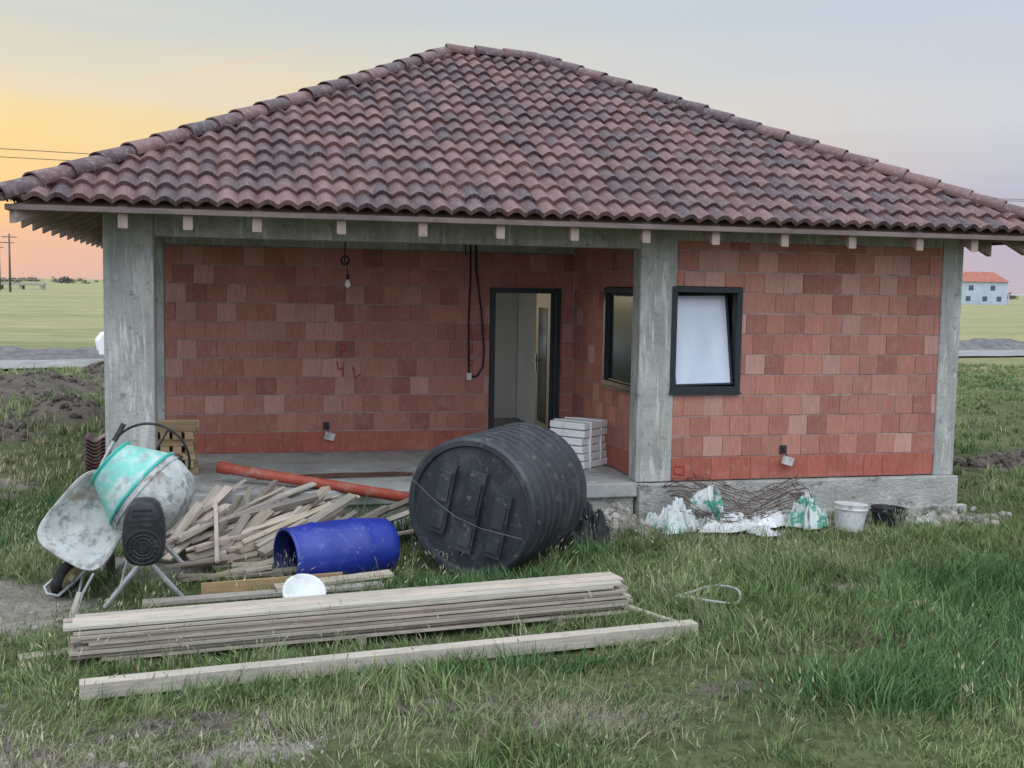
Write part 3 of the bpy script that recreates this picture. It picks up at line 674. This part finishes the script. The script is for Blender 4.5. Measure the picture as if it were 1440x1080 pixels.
cu.materials.append(M['faint'])
to.matrix_world=fm@T(-.36,.022,-.45)@Matrix.Rotation(math.pi/2,4,'X')@Matrix.Rotation(math.radians(-14),4,'Z')

mb=MB(['blue','bluein'])
A=Vector((1.60,-2.0,.245));B=Vector((2.56,-1.62,.245)); r=.25
mb.lathe([(r-.05,.10),(r-.02,.0),(r-.004,.0),(r+.004,.02),(r-.004,.05),(r-.0,.10),(r+.012,.22),(r+.022,.26),(r+.012,.30),(r+.016,.45),(r+.012,.6),(r+.022,.64),(r+.012,.68),(r-.002,.8),(r-.01,.90),(r-.02,.95),(r-.05,.98),(r-.06,.965),(.001,.965)],axis(A,B-A),56,[1]+[0]*17)
mb.lathe([(r-.05,.10),(r-.03,.45),(r-.04,.84),(.001,.84)],axis(A,B-A),40,mat=1)
mb.lathe([(.001,1.0),(.035,1.0),(.035,.95)],axis(A,B-A)@T(.1,0,0),16,mat=0)
mb.obj('plastic_barrel',None,0,35)

mb=MB(['wood'])
a=Vector((.15,-3.86,0)); b=Vector((4.14,-3.42,0)); d=(b-a).normalized(); pn=Vector((-d.y,d.x,0))
for t in(.35,1.9,3.4):
    p=a+d*t; mb.beam(p+Vector((0,0,.035)),p+pn*.36+Vector((0,0,.035)),.08,.07,0,(.6,.58,.55))
z=.05
layers=9
for k in range(layers):
    th=.026
    yy=0
    wid=.36
    while yy<wid-.05:
        w=random.choice([.1,.12,.14])
        if yy+w>wid+.03: w=wid-yy
        o0=random.uniform(-.03,.22) if k<layers-2 else random.uniform(-.05,.03); L=4.0-max(0,o0)+random.uniform(-.15,.08)
        s0=a+d*(o0)+pn*(yy+w/2+random.uniform(-.022,.014)); e0=s0+d*L+pn*random.uniform(-.02,.02)
        j=random.uniform(.68,1.12); wm=random.uniform(.88,.98)
        z_=z+random.uniform(-.002,.002)
        mb.beam(s0+Vector((0,0,z_+th/2+random.uniform(0,.008))),e0+Vector((0,0,z_+th/2+random.uniform(-.002,.010))),w-.006,th-.005,0,(j,j*(wm+.04),j*wm))
        yy+=w
    z+=th+random.choice([0,.001,.003,.007])
mb.obj('lumber_stack',None,.002)
mb=MB(['wood'])
mb.beam((.27,-4.40,.075),(4.43,-3.93,.07),.11,.10,0,(.98,.96,.93)); mb.beam((.5,-4.28,.04),(3.6,-3.92,.04),.09,.04,0,(.8,.78,.75))
mb.obj('timber_beam',None,.004)
mb=MB(['woodnew']); mb.beam((.93,-2.27,.07),(2.05,-2.20,.09),.028,.13,0,(.8,.72,.62)); mb.obj('wooden_board',None,.002)
mb=MB(['wood']); mb.beam((.5,-2.50,.06),(2.35,-2.40,.09),.12,.03,0,(.75,.75,.75)); mb.beam((.1,-2.74,.04),(2.5,-2.59,.05),.10,.03,0,(.8,.78,.76)); mb.beam((1.5,-2.38,.1),(2.45,-2.24,.14),.14,.03,0,(.95,.9,.8));mb.beam((.02,-2.75,.03),(.08,-2.7,.22),.05,.03,0,(.9,.9,.9)); mb.obj('wooden_board_pile',None,.002)
mb=MB(['wood']); mb.beam((-.2,-3.6,.03),(.4,-3.45,.04),.12,.03,0,(.75,.72,.68));mb.beam((3.98,-3.28,.12),(4.40,-3.66,.03),.05,.025,0,(.9,.9,.9)); mb.obj('plank_offcut',None,.002)
mb=MB(['white']); mb.lathe([(.001,.012),(.14,.012),(.15,.022),(.165,.02),(.168,-.01),(.16,-.012),(.15,.0),(.001,.002)],T(1.70,-2.82,.17)@Euler((math.radians(38),math.radians(6),0)).to_matrix().to_4x4(),40); mb.obj('bucket_lid')
mb=MB(['woodold'])
for i in range(74):
    f=random.random()
    lo=Vector((.38+1.25*f+random.gauss(0,.1),-.85-.70*f+random.gauss(0,.15),.04+random.uniform(0,.20)))
    ang=math.radians(46+random.gauss(0,17)-f*3); L=random.uniform(.6,2.0)
    hi=lo+Vector((math.cos(ang)*L*.95,math.sin(ang)*L*.72,0))
    hi.z=.14+random.uniform(.0,.26)+ .08*L; hi.y=min(hi.y,.35)
    if hi.y>-.1: hi.z=max(hi.z,.46+random.uniform(0,.08))
    j=random.uniform(.55,1.45); mb.beam(lo,hi,random.choice([.035,.05,.05,.08,.1]),random.choice([.022,.025,.045]),0,(j,j*random.uniform(.92,1),j*random.uniform(.84,1)),random.uniform(-.7,.7))
for i in range(22):
    x=random.uniform(.6,1.6);y=random.uniform(-1.9,-1.2);an=random.uniform(-.3,.9);L=random.uniform(.3,.9)
    j=random.uniform(.7,1.2); mb.beam((x,y,.05+random.uniform(0,.06)),(x+math.cos(an)*L,min(y+math.sin(an)*L,-.2),.08+random.uniform(0,.08)),.07,.025,0,(j,j*.95,j*.88),random.uniform(-.4,.4))
mb.obj('scrap_wood_pile',None,.002)
mb=MB(['pipe'])
pa=Vector((1.05,.62,.60));pb=Vector((2.92,-.36,.40)); dd=(pb-pa)
mb.lathe([(.05,.0),(.064,.0),(.064,.11),(.055,.13),(.055,dd.length),(.05,dd.length),(.05,.0)],axis(pa,dd),24); mb.obj('drain_pipe')
mb=MB(['rust'])
for i in range(8): mb.tube([(1.5+random.uniform(-.1,.1),.68+i*.022,.45+.01*(i%2)),(2.3,.70+i*.02+random.uniform(-.02,.02),.452+.01*(i%3)),(3.05+random.uniform(-.12,.1),.74+i*.02,.45+.012*(i%2))],.008,6)
mb.obj('rebar_bundle')
mb=MB(['woodnew'])
z=S+.005
for k in range(7):
    if k%2==0:
        for q in range(3): j=random.uniform(.7,1.1); mb.bx(.30+random.uniform(-.01,.02),.82+random.uniform(-.05,.03),1.2+q*.2,1.3+q*.2,z,z+.075,0,(j,j*.97,j*.9))
    else:
        for q in range(4): j=random.uniform(.7,1.1); mb.bx(.32+q*.125,.41+q*.125,1.16+random.uniform(-.05,.02),1.78,z,z+.075,0,(j,j*.97,j*.9))
    z+=.077
mb.obj('timber_stack',None,.004)
mb=MB(['foam','black'])
z=S+.003
for k in range(6):
    h=.09; mb.box(T(5.14+random.uniform(-.02,.02),1.22,z+h/2)@Matrix.Rotation(math.radians(42+random.uniform(-3,3)),4,'Z'),(.52,.48,h-.012),0); z+=h
o=mb.obj('styrofoam_sheet_stack',None,.008)
mb=MB(['foam'])
R42=Matrix.Rotation(math.radians(42),4,'Z')
for s_ in(-.12,.12): mb.box(T(5.14,1.22,S+.272)@R42@T(s_,0,0),(.012,.51,.55),0)
mb.obj('strap',o)
mb=MB(['tile'])
for k in range(11):
    V=[];F=[]
    for i in range(17):
        t=i/16; z_=.05+.045*k+.03*math.cos(t*4*math.pi)
        V+=[(-.62+.5*t,3.7,z_),(-.62+.5*t,4.1,z_+.01),(-.62+.5*t,3.7,z_-.016),(-.62+.5*t,4.1,z_-.006)]
        if i: o_=4*i-4; F+=[(o_,o_+4,o_+5,o_+1),(o_+2,o_+6,o_+4,o_),(o_+3,o_+7,o_+6,o_+2)]
    uv=[[(k+700.5,.5)]*4 for _ in F]; mb.add(V,F,0,uv,(1,1,1),False)
mb.obj('roof_tile_stack')

# concrete mixer
mb=MB(['cement','mint','teal','black','galv','rubber'])
C=Vector((.50,-1.98,.83)); ad=Vector((-.74,.22,.60)).normalized(); mx=axis(C,ad)
mb.lathe([(.001,-.33),(.16,-.33),(.26,-.29),(.33,-.2),(.36,-.06),(.36,.03),(.335,.09),(.21,.34),(.225,.36),(.215,.37),(.2,.35),(.32,.08),(.34,0),(.3,-.2),(.001,-.28)],mx,48,[0,0,0,0,0,1,1,2,2,2,0,0,0,0])
mb.torus(mx@T(0,0,.035),.362,.014,48,8,2); mb.torus(mx@T(0,0,-.02),.362,.010,48,8,0)
mb.box(mx@T(.18,0,.05)@Matrix.Rotation(.4,4,'Z'),(.03,.2,.3),0)
hw=axis((.50,-1.52,1.0),(.15,1,.1)); mb.torus(hw,.33,.011,48,8,3)
for a_ in(0,2.1,4.2): mb.tube([hw@Vector((0,0,0)),hw@Vector((.33*math.cos(a_),.33*math.sin(a_),0))],.009,6,3)
mb.tube([(.5,-1.52,1.0),(.52,-2.40,.8)],.02,8,4)
mb.tube([(.52,-2.42,.5),(.52,-2.38,.84)],.025,8,4)
mb.tube([(.5,-1.5,.4),(.5,-1.5,1.0)],.022,8,4)
mb.tube([(.52,-2.40,.36),(.5,-1.50,.40)],.028,10,4)
hb=T(.52,-2.50,.62)
def sup(t,a,b,p=3.2):
    c_,s_=math.cos(t),math.sin(t); return (a*abs(c_)**(2/p)*(1 if c_>0 else -1),b*abs(s_)**(2/p)*(1 if s_>0 else -1))
V=[];F=[]; nseg=28
secs=[(.13,.20,.13),(.155,.245,.10),(.16,.25,-.04),(.15,.24,-.12),(.11,.2,-.15),(.001,.001,-.15)]
for (a_,b_,y_) in secs:
    for i in range(nseg): p=sup(2*math.pi*i/nseg,a_,b_); V.append(hb@Vector((p[0]*(1-.18*max(0,p[1])/.25),y_,p[1])))
for k in range(len(secs)-1):
    for i in range(nseg): j=(i+1)%nseg; F.append((k*nseg+i,k*nseg+j,(k+1)*nseg+j,(k+1)*nseg+i))
mb.add(V,F,3,None,(1,1,1),True)
gm_=hb@T(0,-.155,-.09)@Matrix.Rotation(math.pi/2,4,'X')
for r_ in(.125,.09,.065,.04): mb.torus(gm_,r_,.006,28,6,3)
mb.lathe([(.001,.012),(.03,.012),(.032,0)],gm_,16,mat=3)
for i in range(16): a_=i*math.pi/8; mb.tube([gm_@Vector((.03*math.cos(a_),.03*math.sin(a_),0.002)),gm_@Vector((.125*math.cos(a_),.125*math.sin(a_),.002))],.0035,5,3)
for i in range(4): mb.box(hb@T(0,-.15,.07+.04*i),(.2-.02*i,.015,.012),3)
for (px_,py_) in((.22,-2.42),(.80,-2.30)): mb.tube([(.52,-2.44,.40),(px_,py_,.02)],.021,8,4)
for (px_,py_) in((.20,-1.45),(.82,-1.42)): mb.tube([(.5,-1.5,.42),(px_,py_,.02)],.021,8,4)
mb.tube([(.34,-2.43,.17),(.32,-1.48,.19)],.014,8,4)
mb.lathe([(.02,-.03),(.1,-.03),(.12,-.01),(.12,.01),(.1,.03),(.02,.03)],axis((.17,-1.44,.12),(1,0,.05)),24,mat=5)
mb.obj('concrete_mixer',None,0,40)

# wheelbarrow
mb=MB(['cement','galv','rubber','rim'])
X_=Vector((.50,.22,.74)).normalized(); Zt=Vector((-.35,-.88,.32)); Zt=(Zt-X_*Zt.dot(X_)).normalized(); Y_=Zt.cross(X_)
org=Vector((-.09,-2.0,.17)); bm_=Matrix(((X_.x,Y_.x,Zt.x,org.x),(X_.y,Y_.y,Zt.y,org.y),(X_.z,Y_.z,Zt.z,org.z),(0,0,0,1)))
rings=[(.46,.36,.29,.26),(.46,.345,.275,.262),(.48,.29,.23,.17),(.51,.21,.17,.09),(.52,.10,.09,.07),(.52,.001,.001,.07)]
for off in(0,-.012):
    V=[];F=[];ns=36
    for (cx_,hl,hw_,z_) in rings:
        for i in range(ns): p=sup(2*math.pi*i/ns,hl,hw_,4); V.append(bm_@Vector((cx_+p[0],p[1]*(1.05-.14*(p[0]/.4)),z_+off)))
    for k in range(len(rings)-1):
        for i in range(ns): j=(i+1)%ns; F.append((k*ns+i,k*ns+j,(k+1)*ns+j,(k+1)*ns+i))
    mb.add(V,F,0,None,(1,1,1),True)
rim=[]
for i in range(41):
    p=sup(2*math.pi*i/40,.36,.29,4); rim.append(bm_@Vector((.46+p[0],p[1]*(1.05-.14*(p[0]/.4)),.26)))
mb.tube(rim,.011,6,0)
for s_ in(-1,1):
    mb.tube([bm_@Vector(p) for p in((0,s_*.07,0),(.2,s_*.12,.03),(.5,s_*.2,.05),(.9,s_*.27,.10),(1.2,s_*.29,.14))],.016,8,1)
    mb.tube([bm_@Vector(p) for p in((1.08,s_*.285,.12),(1.24,s_*.29,.145))],.022,8,2)
    mb.tube([bm_@Vector(p) for p in((.7,s_*.23,.08),(.75,s_*.25,-.14),(.87,s_*.25,-.16),(.95,s_*.27,.11))],.013,8,1)
mb.tube([bm_@Vector(p) for p in((.05,-.1,0),(-.10,-.24,.14),(-.06,-.3,.24),(.12,-.29,.26))],.011,8,1)
mb.tube([bm_@Vector(p) for p in((0,-.07,0),(-.16,-.07,.10),(-.19,0,.13),(-.16,.07,.10),(0,.07,0))],.013,8,1)
wh=bm_@Matrix.Rotation(math.pi/2,4,'X')
mb.torus(wh,.14,.04,32,10,2); mb.lathe([(.105,-.03),(.04,-.025),(.03,-.06),(.03,.06),(.04,.025),(.105,.03)],wh,24,mat=3)
mb.obj('wheelbarrow',None,0,45)

def bucket(name,loc,eul,rb,rt,h,mt,lid=False):
    mb=MB([mt,'galv']); m=T(*loc)@Euler(eul).to_matrix().to_4x4()
    prof=[(.001,0),(rb,0),(rt-.004,h-.06),(rt+.008,h-.055),(rt+.008,h-.045),(rt,h-.04),(rt+.003,h-.006),(rt+.006,h),(rt-.004,h)]
    prof+=([(.001,h-.004)] if lid else [(rb-.004,.01),(.001,.01)])
    mb.lathe(prof,m,32,mat=0)
    mb.torus(m@T(0,0,h-.05)@Matrix.Rotation(math.radians(70),4,'X'),rt+.006,.003,20,5,1,math.pi,2*math.pi)
    mb.obj(name,None,0,40)
bucket('plastic_bucket',(7.54,-.80,.01),(0,.06,.4),.14,.17,.28,'dirtywhite',True)
bucket('plastic_bucket.001',(5.95,-.36,.24),(math.radians(70),.2,math.radians(50)),.12,.15,.27,'greenprint')
bucket('rubber_tub',(8.12,-.62,.0),(0,0.05,.4),.15,.19,.2,'black')
def sack(name,loc,sx,sy,hz,mt,seed,rot=0,n_=70):
    u=np.linspace(-1,1,n_); U,Vv=np.meshgrid(u,u)
    ang=np.arctan2(Vv,U); rad=np.hypot(U,Vv)
    q=np.maximum(np.abs(U),np.abs(Vv)); k=np.where(rad>1e-6,q/np.maximum(rad,1e-6),1)
    ox=U*(.65+.35*k)*sx*(1+.28*np.sin(ang*3+seed)+.16*np.sin(ang*5+2*seed)+.08*np.sin(ang*11+seed)); oy=Vv*(.65+.35*k)*sy*(1+.24*np.sin(ang*2+seed*1.7)+.15*np.sin(ang*7+seed))
    rdg=lambda a,b,s: 1-np.abs(2*fbm(a,b,s,2)-1)*2.2
    f1=rdg(U*2.1+seed,Vv*2.1,seed); f2=rdg(U*5.3,Vv*5.3+seed,seed+5); f3=rdg(U*11,Vv*11,seed+9)
    dome=np.clip(1-q**2.2,0,1)
    Zz=hz*dome*(.35+.8*np.clip(f1,0,1))*(.6+.8*fbm(U*1.2+3,Vv*1.2,seed+3))+(hz*.22*f2+hz*.10*f3)*np.clip(dome*3,0,1)
    ox=ox+.06*sx*(fbm(U*4,Vv*4,seed+20)-.5)*4*dome; oy=oy+.06*sy*(fbm(U*4,Vv*4,seed+21)-.5)*4*dome
    c_,s_=math.cos(rot),math.sin(rot)
    P=np.stack([loc[0]+ox*c_-oy*s_,loc[1]+ox*s_+oy*c_,loc[2]+np.maximum(Zz,-.01)],-1).reshape(-1,3)
    id_=np.arange(n_*n_).reshape(n_,n_); Fq=np.stack([id_[:-1,:-1],id_[:-1,1:],id_[1:,1:],id_[1:,:-1]],-1).reshape(-1,4)
    ob=fastmesh(name,P,Fq,M[mt]); ob.data.set_sharp_from_angle(angle=math.radians(45)); return ob
sack('plastic_sack',(5.64,-.60,.03),.25,.17,.27,'greenprint',1,.3)
sack('plastic_sack.001',(7.16,-.60,.03),.23,.16,.27,'greenprint',2,.8)
sack('plastic_sack.002',(6.33,-.52,.03),.40,.20,.11,'dirtywhite',3,.1)
sack('plastic_sack.003',(6.78,-.47,.03),.25,.16,.12,'foam',5,.6)
sack('plastic_sack.004',(6.10,-.45,.03),.20,.15,.16,'greenprint',8,1.2)
sack('plastic_sack.005',(6.5,-.86,.02),.16,.10,.06,'dirtywhite',9,2.2)
sack('plastic_sack.006',(8.6,-.60,.02),.14,.08,.05,'dirtywhite',12,.5)
sack('black_plastic_sheet',(4.50,-1.02,.02),.26,.24,.34,'black',4,.2)
mb=MB(['rust']); random.seed(5)
for i in range(30):
    f=i/29
    if i%2: pts=[(5.75+1.5*f+random.gauss(0,.06),-.12-.5*t+random.gauss(0,.03),.44-.30*t+.10*math.sin(f*7+t*2)+random.gauss(0,.018)) for t in np.linspace(0,1,7)]
    else: pts=[(5.65+1.6*t,-.15-.5*f+random.gauss(0,.02),.42-.28*f+.10*math.sin(t*7+f*2)+random.gauss(0,.018)) for t in np.linspace(0,1,12)]
    mb.tube(pts,.004,5)
mb.obj('wire_mesh')
mb=MB(['hose'])
mb.tube([(4.92+(.26+.03*math.sin(3*t))*math.cos(t),-3.11+(.22+.02*math.sin(2.3*t))*math.sin(t),.06+.025*math.sin(2*t)) for t in np.linspace(0,6.9,50)],.011,8); mb.obj('garden_hose')
mb=MB(['woodold']); mb.beam((20.0,11,.0),(21.2,12.2,.55),.06,.06,0); mb.obj('wooden_stake')

# ------------------------------------------------------------ distant things
def pole(name,x,y,h):
    mb=MB(['pole','white']); mb.tube([(x,y,-.5),(x,y,h)],[.22,.13],10); mb.beam((x-1.2,y,h-.6),(x+1.2,y,h-.6),.16,.16); mb.beam((x-.8,y,h-1.6),(x+.8,y,h-1.6),.14,.14)
    for q in(-1.1,-.5,.5,1.1): mb.lathe([(.05,0),(.09,.1),(.06,.2),(.001,.25)],T(x+q,y,h-.52),8,mat=1)
    mb.obj(name)
pole('utility_pole',-35.5,203,10.2); pole('utility_pole.001',-42,230,10)
pole('utility_pole.002',-42,26,7.6); pole('utility_pole.003',66,40,8.6)
mb=MB(['cable'])
for (za,zb_,sg,oy) in((7.35,7.8,.7,0),(7.15,8.0,.9,.3)):
    mb.tube([(-42+108*t,26.0+oy+14*t,za+(zb_-za)*t-sg*4*t*(1-t)) for t in np.linspace(0,1,40)],.012,5)
mb.obj('power_line')
mb=MB(['farwall','farroof','farglass','dirtywhite'])
R_=T(187,240,0)@Matrix.Rotation(math.radians(-22),4,'Z')
mb.box(R_@T(0,0,2.8),(11.5,8,6.0),0)
V=[R_@Vector(p) for p in((-6.2,-4.5,5.75),(6.2,-4.5,5.75),(6.2,4.5,5.75),(-6.2,4.5,5.75),(-3.6,0,8.3),(3.2,0,8.3))]
mb.add(V,[(0,1,5,4),(1,2,5),(2,3,4,5),(3,0,4),(3,2,1,0)],1)
mb.box(R_@T(1.5,.8,8.2),(.7,.7,1.2),3)
for (x_,z_) in((-3.6,1.5),(.4,1.5),(3.8,1.5),(-3.0,4.2),(2.2,4.2)): mb.box(R_@T(x_,-4.03,z_),(1.1,.1,1.2),2)
for y_ in(-1.8,1.8): mb.box(R_@T(-5.78,y_,4.2),(.1,1.1,1.2),2)
mb.box(R_@T(8.5,0,2.6),(5,6,.25),3)
for x_ in(6.4,10.8): mb.box(R_@T(x_,-2.7,1.3),(.25,.25,2.6),3)
mb.obj('white_house')
mb=MB(['rubble']); bx0,by0=-45,258
mb.bx(bx0-7,bx0+7,by0,by0+4,.9,1.4)
for q in(-6.5,-2.2,2.2,6.5): mb.bx(bx0+q-.3,bx0+q+.3,by0+.2,by0+3.8,-.5,.9)
for q in range(-7,8,2): mb.bx(bx0+q-.06,bx0+q+.06,by0+.1,by0+.2,1.4,2.1)
mb.bx(bx0-7.1,bx0+7.1,by0+.08,by0+.22,2.1,2.2); mb.obj('concrete_bridge')
random.seed(20); V=[];F=[]
def clump(x,y,z,r,nn):
    for i in range(nn):
        d=Vector((random.gauss(0,1),random.gauss(0,1),random.gauss(0,.6)))*r*.5; s_=r*.16
        o=len(V); c_=Vector((x,y,max(.2,z+d.z)))+Vector((d.x,d.y,0))
        for q in range(3): V.append(c_+Vector((random.uniform(-1,1),random.uniform(-1,1),random.uniform(-1,1)))*s_*1.6)
        F.append((o,o+1,o+2))
for i in range(150):
    a_=math.radians(random.uniform(-16,-3) if i<75 else random.uniform(34,46)); D=random.uniform(600,1200)
    x=1.1+math.sin(a_)*D;y=-11+math.cos(a_)*D; r=random.uniform(1.2,2.6)
    clump(x,y,r*.7,r*1.4,90); clump(x+r*1.5,y,r*.4,r,50)
for q in(-50,-43.5): clump(q,262,2.2,.8,60)
mb=MB(['farleaf']); mb.add(V,F); mb.obj('distant_trees')

car=empty('parked_car')
mb=MB(['carpaint','farglass','black'])
prof=[(-2.1,.35),(-2.15,.65),(-2.0,.85),(-1.2,.98),(-.55,1.42),(.75,1.46),(1.5,1.02),(2.05,.95),(2.12,.55),(2.05,.33)]
V=[];m=len(prof)
for (y_,sc_) in((-.84,0),(-.80,1),(.80,1),(.84,0)):
    for (a_,b_) in prof: V.append((a_*(1 if sc_==0 else .99),y_*(1 if b_<1.0 else .86),b_))
F=[tuple(range(m)),tuple(range(3*m,4*m))[::-1]]
for k in range(3):
    for i in range(m): j=(i+1)%m; F.append((k*m+i,k*m+j,(k+1)*m+j,(k+1)*m+i))
mb.add(V,F,0)
for s_ in(-1,1):
    mb.add([(-1.0,s_*.85,1.0),(.1,s_*.85,1.0),(.1,s_*.745,1.38),(-.5,s_*.745,1.38)],[(0,1,2,3)],1)
    mb.add([(.18,s_*.85,1.0),(1.3,s_*.85,1.02),(.72,s_*.745,1.40),(.18,s_*.745,1.39)],[(0,1,2,3)],1)
mb.obj('car_body',car,.03)
mb=MB(['rubber','galv'])
for x_ in(-1.35,1.35):
    for y_ in(-.78,.78): mb.lathe([(.001,-.1),(.2,-.1),(.31,-.1),(.33,-.05),(.33,.05),(.31,.1),(.2,.1),(.001,.1)],axis((x_,y_,.33),(0,1,0)),24,[1,0,0,0,0,0,1])
mb.obj('car_wheels',car)
car.location=(-.40,23.9,.07); car.rotation_euler=(0,0,math.radians(8))

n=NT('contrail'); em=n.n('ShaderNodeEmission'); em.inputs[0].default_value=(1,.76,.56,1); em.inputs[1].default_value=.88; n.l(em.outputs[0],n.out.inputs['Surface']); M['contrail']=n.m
p0,p1,p2=Vector((-1008,7592,1135)),Vector((59,7340,1329)),Vector((635,7208,1484))
mb=MB(['contrail']); pts=[p0*(1-t)**2+p1*2*t*(1-t)+p2*t*t for t in np.linspace(0,1,24)]
mb.tube(pts,[.6+3.2*math.sin(math.pi*min(1,.08+i/23*.85)) for i in range(24)],6); mb.obj('contrail')

# ------------------------------------------------------------ world & lights
w=bpy.data.worlds.new('World'); sc.world=w; w.use_nodes=True; t=w.node_tree; nd=t.nodes; bg=nd['Background']; lk=t.links
tc=nd.new('ShaderNodeTexCoord'); sx=nd.new('ShaderNodeSeparateXYZ'); lk.new(tc.outputs['Generated'],sx.inputs[0])
def math_(op,a,b=None,c=None):
    m=nd.new('ShaderNodeMath'); m.operation=op
    for i,v in enumerate((a,b,c)):
        if v is None: continue
        if isinstance(v,(int,float)): m.inputs[i].default_value=v
        else: lk.new(v,m.inputs[i])
    return m.outputs[0]
def ramp(f,stops):
    r=nd.new('ShaderNodeValToRGB'); e=r.color_ramp.elements
    while len(e)<len(stops): e.new(.5)
    for x,(p,c) in zip(e,stops): x.position=p; x.color=c
    lk.new(f,r.inputs[0]); return r.outputs[0]
def mixw(f,a,b,bt='MIX'):
    m=nd.new('ShaderNodeMix'); m.data_type='RGBA'; m.blend_type=bt
    for i,v in((0,f),(6,a),(7,b)):
        if isinstance(v,(int,float,tuple)): m.inputs[i].default_value=v
        else: lk.new(v,m.inputs[i])
    return m.outputs[2]
mp=nd.new('ShaderNodeMapping'); mp.inputs['Scale'].default_value=(1.5,1.5,16); mp.inputs['Rotation'].default_value=(0,math.radians(4),0); lk.new(tc.outputs['Generated'],mp.inputs[0])
ns=nd.new('ShaderNodeTexNoise'); ns.inputs['Scale'].default_value=2.2; ns.inputs['Detail'].default_value=4; lk.new(mp.outputs[0],ns.inputs['Vector'])
zp=math_('ADD',sx.outputs[2],math_('MULTIPLY_ADD',ns.outputs['Fac'],.07,-.035))
az=math.radians(-24); hx,hy=math.sin(az),math.cos(az)
ln_=math_('SQRT',math_('ADD',math_('MULTIPLY',sx.outputs[0],sx.outputs[0]),math_('MULTIPLY',sx.outputs[1],sx.outputs[1])))
dt=math_('DIVIDE',math_('ADD',math_('MULTIPLY',sx.outputs[0],hx),math_('MULTIPLY',sx.outputs[1],hy)),math_('MAXIMUM',ln_,.001))
warm=ramp(zp,[(0,rgb(222,184,172)),(.03,rgb(238,190,160)),(.065,rgb(250,205,145)),(.115,rgb(250,219,158)),(.16,rgb(234,221,192)),(.225,rgb(203,211,209)),(.5,rgb(205,215,225)),(1,rgb(225,232,245))])
cool=ramp(zp,[(0,rgb(198,184,196)),(.04,rgb(186,182,204)),(.09,rgb(186,190,212)),(.15,rgb(207,211,221)),(.235,rgb(197,208,223)),(.5,rgb(205,215,228)),(1,rgb(225,232,245))])
fz=ramp(dt,[(.42,g(0)),(.70,g(.42)),(.97,g(1))])
skyc=mixw(fz,cool,warm)
hs=math_('MULTIPLY_ADD',math_('MAXIMUM',math_('SUBTRACT',sx.outputs[2],.28),0),1.7,1.0)  # added boost towards the zenith, fill light for the facade
bk=math_('MINIMUM',math_('MAXIMUM',math_('MULTIPLY_ADD',sx.outputs[1],-1.6,.1),0),1)  # added boost for the sky behind the camera, also facade fill
bk2=math_('MULTIPLY',math_('MULTIPLY_ADD',bk,1.2,1.0),hs)
cm2=nd.new('ShaderNodeCombineXYZ'); [lk.new(bk2,cm2.inputs[i]) for i in range(3)]
skyc=mixw(1.,skyc,cm2.outputs[0],'MULTIPLY')
nish=nd.new('ShaderNodeTexSky'); nish.sky_type='NISHITA'; nish.sun_disc=False; nish.sun_elevation=math.radians(3); nish.sun_rotation=math.radians(-24)
bg2=nd.new('ShaderNodeBackground'); lk.new(nish.outputs[0],bg2.inputs[0]); bg2.inputs[1].default_value=.004
lk.new(skyc,bg.inputs[0]); bg.inputs[1].default_value=.99
add=nd.new('ShaderNodeAddShader'); lk.new(bg.outputs[0],add.inputs[0]); lk.new(bg2.outputs[0],add.inputs[1]); lk.new(add.outputs[0],nd['World Output'].inputs[0])
sl=bpy.data.lights.new('sun','SUN'); sl.energy=.5; sl.angle=math.radians(12); sl.color=(1,.78,.55); so_=bpy.data.objects.new('sun',sl); col.objects.link(so_)
sd=Vector((math.sin(math.radians(-24)),math.cos(math.radians(-24)),math.tan(math.radians(4)))); so_.rotation_euler=sd.to_track_quat('Z','Y').to_euler()

# ------------------------------------------------------------ camera
cam=bpy.data.cameras.new('camera'); co=bpy.data.objects.new('camera',cam); col.objects.link(co); sc.camera=co
yw,pt,rl=[math.radians(v) for v in(14.209,4.924,.999)]
F_=Vector((math.sin(yw)*math.cos(pt),math.cos(yw)*math.cos(pt),-math.sin(pt))); R0=Vector((math.cos(yw),-math.sin(yw),0)); U0=R0.cross(F_)
R1=R0*math.cos(rl)+U0*math.sin(rl); U1=-R0*math.sin(rl)+U0*math.cos(rl)
co.matrix_world=Matrix(((R1.x,U1.x,-F_.x,1.131),(R1.y,U1.y,-F_.y,-11.414),(R1.z,U1.z,-F_.z,2.524),(0,0,0,1)))
cam.sensor_width=36; cam.lens=36*1592.47/1440; cam.clip_start=.1; cam.clip_end=30000
